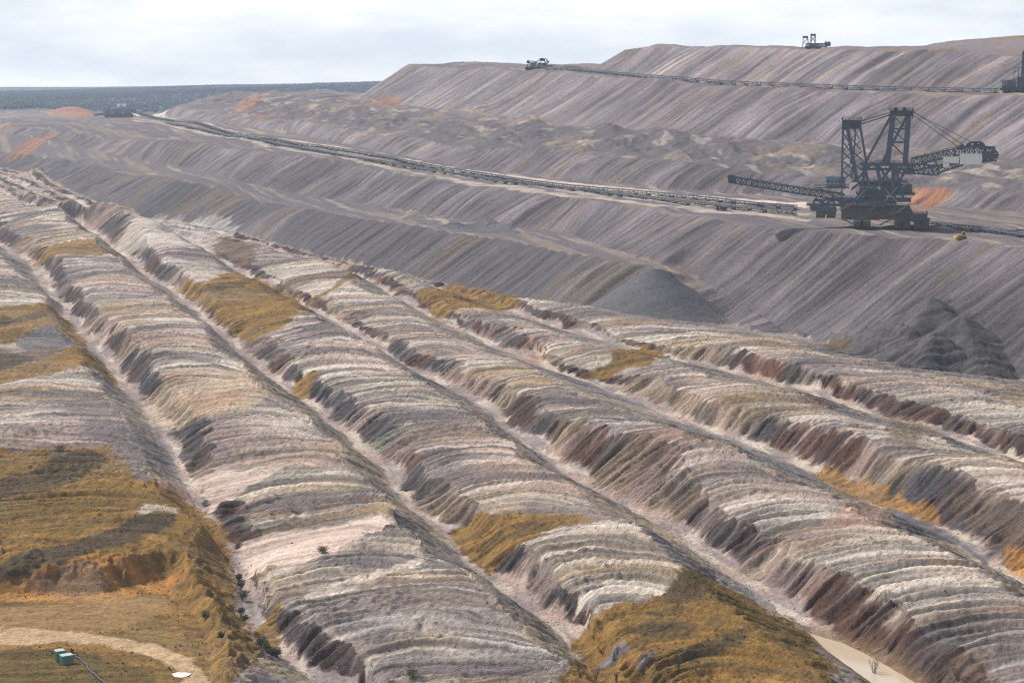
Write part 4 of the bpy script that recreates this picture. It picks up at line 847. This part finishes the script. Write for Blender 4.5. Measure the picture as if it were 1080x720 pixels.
conveyor([(140,122.5),(162,125),(183,128.5),(230,138),(298,150),(366,160.5),(426,172),(460,178.5),(528,188.5),(602,198),(676,205.5),(760,214),(800,217.5),(855,222)],
         'long dark belt conveyor down the main bench from transfer station to large spreader', 12., 2.2, 2.4)
conveyor([(175,131),(230,142.5),(298,155),(366,166),(426,177),(500,188),(560,196),(640,206),(720,215.5),(800,223),(850,228)],
         'lower belt conveyor running on the pit side of the long one on the main bench', 12., 2.0, 2.0)
conveyor([(979,237),(1000,239.5),(1030,243.5),(1060,248),(1080,250.5),(1110,255)],
         'belt conveyor leaving the large spreader towards the right edge of the picture', 7., 2.0, 2.2)
conveyor([(572,73.2),(600,74.6),(630,77.2),(700,83.2),(800,90),(900,94.6),(1000,97),(1056,98)],
         'thin dark belt conveyor along the upper bench, high up below the skyline dump', 12., 2.4, 2.4, 0, .35)

# ------------------------------------------------------------------ vehicles
def bulldozer():
    b = hit(1014, 252.); root = empty('bulldozer', (b[0], b[1], float(gz(b[0], b[1])[0])), face_az(b)+.3, 'small yellow bulldozer on the main bench, right of the large spreader', 'bulldozer')
    for y in (-1.2, 1.2):
        t = MB().stadium(-.35, .35, -1.9, 1.9, 0, 1.15); t.v = [(p[1], p[0]+y, p[2]) for p in t.v]; t.build('crawler_track', TRACK, root)
    MB().box(-1.7, .3, -.8, .8, .7, 1.95).box(-1.9, -1.7, -.7, .7, .8, 1.8).tube((-1.1,.3,1.9), (-1.1,.3,2.7), .09).build('bonnet', YELLOW, root)
    c = MB().box(.3, 1.5, -.8, .8, 1.0, 1.9).box(.25, 1.55, -.85, .85, 2.9, 3.05)
    for x in (.35, 1.45):
        for y in (-.75, .75): c.bar((x,y,1.9), (x,y,2.9), .12)
    cb = c.build('cab', YELLOW, root); MB().box(.42, 1.38, -.72, .72, 1.9, 2.88).build('window', GLASS, cb)
    bl = MB(); pr = [(0,.15),(-.28,.5),(-.3,.9),(-.05,1.35)]
    for (a, z0), (c_, z1) in zip(pr, pr[1:]): bl.hexa([(-2.75+a,-1.9,z0),(-2.6+a,-1.9,z0),(-2.6+a,1.9,z0),(-2.75+a,1.9,z0),(-2.75+c_,-1.9,z1),(-2.6+c_,-1.9,z1),(-2.6+c_,1.9,z1),(-2.75+c_,1.9,z1)])
    bl.build('blade', YELLOW, root); MB().bar((-2.6,-1.5,.5), (-.2,-1.5,.6), .18).bar((-2.6,1.5,.5), (-.2,1.5,.6), .18).bar((-2.7,.5,1.0), (-1.6,.4,1.4), .14).build('push_arm', YELLOW, root)
    MB().bar((1.9,-.3,1.2), (2.5,-.3,.3), .16).bar((2.5,-.3,.3), (2.4,-.3,-.1), .14).box(1.5, 2.0, -.5, .5, .8, 1.4).build('ripper', DARK, root)
bulldozer()
def truck(px, py, label, paint, rz):
    b = hit(px, py); root = empty('service_truck', (b[0], b[1], float(gz(b[0], b[1])[0])+.05), face_az(b)+rz, label, 'truck')
    for x in (-1.9, 1.1, 2.1):
        for y in (-1.05, 1.05): MB().tube((x,y-.16,.5), (x,y+.16,.5), .5, n=14).build('wheel', RUBBER, root)
    MB().box(-2.9, 2.8, -1., 1., .55, .85).build('frame', DARK, root)
    cb = MB().box(-2.9, -1.2, -1.1, 1.1, .85, 2.7, .08).build('cab', paint, root); MB().box(-2.6, -1.5, -1.13, 1.13, 1.75, 2.45).build('window', GLASS, cb)
    MB().box(-1.05, 2.8, -1.15, 1.15, .9, 2.2).box(-.9, .2, -1., 1., 2.2, 2.5).build('body', paint, root)
truck(761, 222.5, 'small dark truck parked on the main bench below the end of the discharge boom', STEEL, 0.)

# ------------------------------------------------------------------ pump site in the quarried hollow
GREEN = mat('green_paint', (.115,.215,.185), .5, 0, .15, 1.2)
def container(px, py, w_, d_, h_, label, rz):
    b = hit(px, py); root = empty('container', (b[0], b[1], float(gz(b[0], b[1])[0])+.12), face_az(b)+rz, label, 'container')
    body = MB().box(-w_/2, w_/2, -d_/2, d_/2, .1, h_)
    n_ = int(w_/.22)
    for i in range(n_): x = -w_/2+.12+i*(w_-.24)/max(1, n_-1); body.box(x-.035, x+.035, -d_/2-.035, -d_/2, .25, h_-.2)
    for i in range(int(d_/.22)): y = -d_/2+.12+i*.22; body.box(-w_/2-.035, -w_/2, y-.035, y+.035, .25, h_-.2)
    o = body.build('body', GREEN, root)
    MB().box(-w_/2-.06, w_/2+.06, -d_/2-.06, d_/2+.06, h_, h_+.09).build('roof', mat('pale_green_roof', (.36,.47,.42), .5), root)
    d2 = MB().box(-.02, .02, -d_/2-.06, -d_/2-.036, .3, h_-.25); d2.bar((.12,-d_/2-.08,.9), (.12,-d_/2-.08,1.4), .05); d2.build('door', DARK, root)
    MB().box(-w_/2, w_/2, -d_/2, -d_/2+.25, -.12, .1).box(-w_/2, w_/2, d_/2-.25, d_/2, -.12, .1).build('skid', DARK, root)
container(63, 696.5, 1.9, 1.7, 2.1, 'smaller green equipment container standing behind the other one beside the dirt track', .35)
container(70.3, 699.5, 2.5, 1.9, 2.0, 'larger green equipment container in front of the other, beside the black pipe', .35)
b = hit(75.5, 690.5); pz = float(gz(b[0], b[1])[0])
pr_ = empty('pump', (b[0], b[1], pz), face_az(b)+.3, 'small rusty red pump standing at the end of the black pipe behind the container', 'pump')
RUST = mat('rusty_red', (.16,.05,.035), .8, .1, .4, 3.)
MB().tube((0,0,.2), (0,0,1.15), .32, .3, 14).tube((0,0,1.15), (0,0,1.5), .2, .16, 12).build('motor', RUST, pr_); MB().tube((-.4,0,.35), (.5,0,.35), .2, n=12).tube((.35,0,.35), (.35,0,.9), .1, n=10).build('casing', DARK, pr_); MB().box(-.6,.6,-.45,.45,0,.15).build('base', DARK, pr_)
pp = [Vector(p) for p in trace([(76.5,690.5),(79,691.5),(84,696),(91,701.5),(94,707),(99,711.5),(106,717),(112,722),(124,732)])]
q = resample(pp, .8); zz_ = gz([p.x for p in q], [p.y for p in q])
tb = MB()
for i in range(len(q)-1):
    a = Vector((q[i].x, q[i].y, float(zz_[i])+.3)); c = Vector((q[i+1].x, q[i+1].y, float(zz_[i+1])+.3)); tb.tube(a, c+(c-a)*.05, .24, n=10)
tag(tb.build('pipe', mat('black_pipe', (.05,.05,.065), .35, 0, .2, 1.), None, True), 'black water pipe running from the pump down to the bottom edge of the picture', 'pipe')

# ------------------------------------------------------------------ standing water
def sheet(name, outline_uv, z, m):
    vs_ = [(*xy(a, c), z) for a, c in outline_uv]; me = bpy.data.meshes.new(name); me.from_pydata(vs_, [], [tuple(range(len(vs_)))]); me.update()
    if me.polygons[0].normal.z < 0: me.flip_normals()
    o = bpy.data.objects.new(name, me); col_.objects.link(o); me.materials.append(m); o['kind'] = 'structure'; return o
WATER = mat('muddy_water', (.50,.395,.285), .08, 0, .08, .08)
WATER.node_tree.nodes['Principled BSDF'].inputs['Specular IOR Level'].default_value = .5
_ctr = POND.mean(0); sheet('water', _ctr+(POND-_ctr)*1.06, PZW-.02, WATER)
pw = [hit(*p) for p in ((181,710.5),(187,708.8),(195,708.5),(202,710.2),(199,712.8),(192,714.8),(184,714))]
pz = max(float(gz(p[0], p[1])[0]) for p in pw)+.03
sheet('puddle', np.array([uv(p[0], p[1]) for p in pw]), pz, mat('milky_water', (.70,.62,.54), .15, 0, .05, .3))

# ------------------------------------------------------------------ shrubs
rg = random.Random(5)
LEAF = [mat('dark_leaf', (.035,.04,.014), .8, 0, .5, 2.), mat('olive_leaf', (.085,.075,.018), .8, 0, .5, 2.)]; TWIG = mat('twig_bark', (.10,.085,.07), .9, 0, .3, 4.)
def shrub(px, py, h_, w_, m, label, group):
    b = hit(px, py)
    if b is None: return
    h_ *= .75; w_ *= .8
    root = empty('shrub', (b[0], b[1], float(gz(b[0], b[1])[0])-.1), 0, label, 'shrub', group)
    st_ = MB(); lf_ = MB()
    for i in range(7):
        a = rg.uniform(0, 6.28); r = rg.uniform(.2, .8)*w_/2; tip = (r*math.cos(a), r*math.sin(a), h_*rg.uniform(.55, .95)); st_.tube((r*.1*math.cos(a), r*.1*math.sin(a), 0), tip, .06, .02, 5)
        for j in range(60):
            p = Vector(tip)+Vector((rg.gauss(0,1), rg.gauss(0,1), rg.gauss(0,1)))*.2*w_; p.z = max(.1, p.z); q = Vector((rg.gauss(0,1), rg.gauss(0,1), rg.gauss(0,1))).normalized()*.16; r_ = q.orthogonal().normalized()*.1
            lf_.add([p-q, p+r_, p+q, p-r_], [(0,1,2,3)])
    st_.build('stem', TWIG, root); lf_.build('foliage', m, root)
SH = 'dark shrubs in the gully beside the ochre heap'
for i, (px, py, h_, w_) in enumerate([(252,612,2.2,1.8),(254,622,2.6,2.2),(256,633,2.8,2.4),(254,645,2.4,2.0),(258,652,2.0,1.8)]): shrub(px, py, h_, w_, LEAF[0], 'dark green shrub in the row filling the narrow gully right of the ochre heap', SH)
for px, py in [(275,682),(281,687),(287,691),(292,693)]: shrub(px, py, 2.6, 2.6, LEAF[0], 'dark green shrub in the clump at the lower end of the gully', 'shrubs at the lower end of the gully')
shrub(217, 652, 1.8, 2.6, LEAF[0], 'round dark shrub alone on the crest of the ochre heap above the track', None)
shrub(234, 668, 1.2, 2.0, LEAF[0], 'small dark shrub low on the right flank of the ochre heap', None)
shrub(341, 583, 1.6, 2.6, LEAF[1], 'olive green shrub alone beside the pale pink sand flat', None)
shrub(63, 474, 2.0, 5.0, LEAF[0], 'dark green low shrub on top of the ochre heap behind its dark band', None)
shrub(436, 719, 2.0, 3, LEAF[1], 'olive shrub at the bottom edge on the stepped grey row', None)
def bare(px, py, h_, label, group, n=9):
    b = hit(px, py)
    if b is None: return
    root = empty('bare_shrub', (b[0], b[1], float(gz(b[0], b[1])[0])-.1), 0, label, 'bare shrub', group)
    s_ = MB(); t_ = MB()
    for i in range(n):
        a = rg.uniform(0, 6.28); sp_ = rg.uniform(.1, .45)*h_; p0 = Vector((.15*math.cos(a), .15*math.sin(a), 0)); p1 = Vector((sp_*.5*math.cos(a), sp_*.5*math.sin(a), h_*.5)); p2 = Vector((sp_*math.cos(a+.2), sp_*math.sin(a+.2), h_*rg.uniform(.8, 1.)))
        s_.tube(p0, p1, .06, .045, 5); s_.tube(p1, p2, .045, .015, 5)
        for j in range(7):
            q = p0.lerp(p1, rg.uniform(.3, 1)) if rg.random() < .4 else p1.lerp(p2, rg.uniform(0, .9)); e = q+Vector((rg.gauss(0,.6), rg.gauss(0,.6), rg.uniform(.5, 1.2)))*h_*.2; t_.tube(q, e, .025, .01, 4)
    s_.build('stem', TWIG, root); t_.build('twig', TWIG, root)
for px, py, h_, lb, gr in [(922,712,4.2,'grey bare shrub standing in front of the muddy pool',None),(1010,719,3.4,'bare brown shrub at the bottom edge below the red gullies',None),
    (742,716,3.2,'tall bare shrub on ochre grass above the bottom edge, left of the pool',None),(716,708,2.6,'short bare shrub in the ochre grass near two mauve patches',None),
    (628,716,3.0,'bare shrub among thin stems at the left corner of the ochre grass','bare shrubs at the corner of the grass'),(612,719,2.6,'bare shrub among thin stems at the left corner of the ochre grass','bare shrubs at the corner of the grass'),
    (650,718,2.4,'bare shrub among thin stems at the left corner of the ochre grass','bare shrubs at the corner of the grass')]: bare(px, py, h_, lb, gr)

# ------------------------------------------------------------------ grass, rubble, woodland
def scatter_mesh(name, V, Fc, m):
    me = bpy.data.meshes.new(name); me.vertices.add(len(V)); me.vertices.foreach_set('co', V.astype(np.float32).ravel())
    k_ = Fc.shape[1]; me.loops.add(Fc.size); me.loops.foreach_set('vertex_index', Fc.astype(np.int32).ravel()); me.polygons.add(len(Fc)); me.polygons.foreach_set('loop_start', np.arange(0, Fc.size, k_, dtype=np.int32)); me.update(calc_edges=True)
    o = bpy.data.objects.new(name, me); col_.objects.link(o); me.materials.append(m); o['kind'] = 'stuff'; return o
rn = np.random.RandomState(3)
az_ = np.degrees(np.arctan2(X, Y)); inview = (np.abs(az_) < 16.5) & (Y > 370)
def tufts(name, cand, n, hgt, wid, m, blades=6):
    i = cand[rn.randint(0, len(cand), n)]; bx = X[i]+rn.randn(n)*.25; by = Y[i]+rn.randn(n)*.35; bz = Zg[i]-.06
    sc = rn.uniform(.5, 1.25, n)
    V = np.zeros((n, blades, 3, 3)); a = rn.rand(n, blades)*6.283; ln = rn.uniform(.3, 1, (n, blades)); hh = hgt*sc[:, None]*rn.uniform(.5, 1, (n, blades)); ww = wid*sc[:, None]
    dx, dy = np.cos(a), np.sin(a)
    for j, (ox, oy) in enumerate(((-1, 0), (1, 0))):
        V[:, :, j, 0] = bx[:, None]-dy*ww*.35*ox; V[:, :, j, 1] = by[:, None]+dx*ww*.35*ox; V[:, :, j, 2] = bz[:, None]
    V[:, :, 2, 0] = bx[:, None]+dx*ww*ln; V[:, :, 2, 1] = by[:, None]+dy*ww*ln; V[:, :, 2, 2] = bz[:, None]+hh
    return scatter_mesh(name, V.reshape(-1, 3), np.arange(n*blades*3).reshape(-1, 3), m)
gc = np.where(inview & (GM > .45) & (Y < 900))[0]
wts = vn(uv(X[gc], Y[gc])[0]/2.4, uv(X[gc], Y[gc])[1]/14, 81)
GRASS = mat('dry_grass', (.25,.155,.045), .9, 0, .45, .25); GRASS2 = mat('dark_dry_grass', (.06,.045,.018), .9, 0, .5, .3)
tufts('dry_grass', gc[wts > .5], 12000, .25, .3, GRASS); tufts('dark_grass', gc[wts > .62], 1100, .45, .4, GRASS2, 8)
# loose lumps that rolled down the faces
rc = np.where(inview & (Y < 1000) & (GM < .2))[0]; uu_, vv_ = uv(X[rc], Y[rc]); kk, tt_, _, _, _ = locate(uu_, vv_); ty_ = TYPE[kk]
pick = rc[(rn.rand(len(rc)) < np.where(ty_ == VAL, .8, np.where((ty_ == LEFT) & (tt_ < .25), .5, np.where(ty_ == TOP, .08, .03))))]
n = 6000; i = pick[rn.randint(0, len(pick), n)]; r_ = rn.lognormal(-1.8, .42, n)
oct_ = np.array([(1,0,0),(-1,0,0),(0,1,0),(0,-1,0),(0,0,1),(0,0,-1)], float); V = oct_[None]*(rn.uniform(.55, 1.2, (n, 6, 1)))*r_[:, None, None]+rn.randn(n, 6, 3)*.12*r_[:, None, None]
V[:, :, 0] += X[i][:, None]; V[:, :, 1] += Y[i][:, None]; V[:, :, 2] += Zg[i][:, None]
of = np.array([(0,2,4),(2,1,4),(1,3,4),(3,0,4),(2,0,5),(1,2,5),(3,1,5),(0,3,5)]); Fc = (np.arange(n)[:, None, None]*6+of[None]).reshape(-1, 3)
scatter_mesh('rubble', V.reshape(-1, 3), Fc, mat('rubble', (.26,.22,.19), .95, 0, .6, .12))
# wood on the far hill, bluish haze put into its colour
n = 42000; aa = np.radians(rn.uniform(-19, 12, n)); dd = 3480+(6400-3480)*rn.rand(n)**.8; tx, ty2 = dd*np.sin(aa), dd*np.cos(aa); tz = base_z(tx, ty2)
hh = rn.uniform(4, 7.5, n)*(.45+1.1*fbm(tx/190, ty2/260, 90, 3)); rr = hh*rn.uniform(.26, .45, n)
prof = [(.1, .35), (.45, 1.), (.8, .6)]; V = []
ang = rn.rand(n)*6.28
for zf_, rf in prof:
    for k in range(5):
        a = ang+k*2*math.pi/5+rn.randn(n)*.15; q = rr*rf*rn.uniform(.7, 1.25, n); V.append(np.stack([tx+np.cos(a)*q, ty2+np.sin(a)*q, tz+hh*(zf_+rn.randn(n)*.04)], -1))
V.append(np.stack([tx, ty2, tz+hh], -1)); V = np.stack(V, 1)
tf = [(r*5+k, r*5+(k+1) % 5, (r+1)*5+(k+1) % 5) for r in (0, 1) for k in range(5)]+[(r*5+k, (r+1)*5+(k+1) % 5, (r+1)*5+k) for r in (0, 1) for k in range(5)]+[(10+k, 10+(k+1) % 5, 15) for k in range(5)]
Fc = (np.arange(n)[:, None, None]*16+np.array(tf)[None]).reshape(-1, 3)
scatter_mesh('forest', V.reshape(-1, 3), Fc, mat('haze_blue_woodland', (.055,.072,.10), .95, 0, .3, .002))  # tree colour bluer than foliage, painting in distance haze
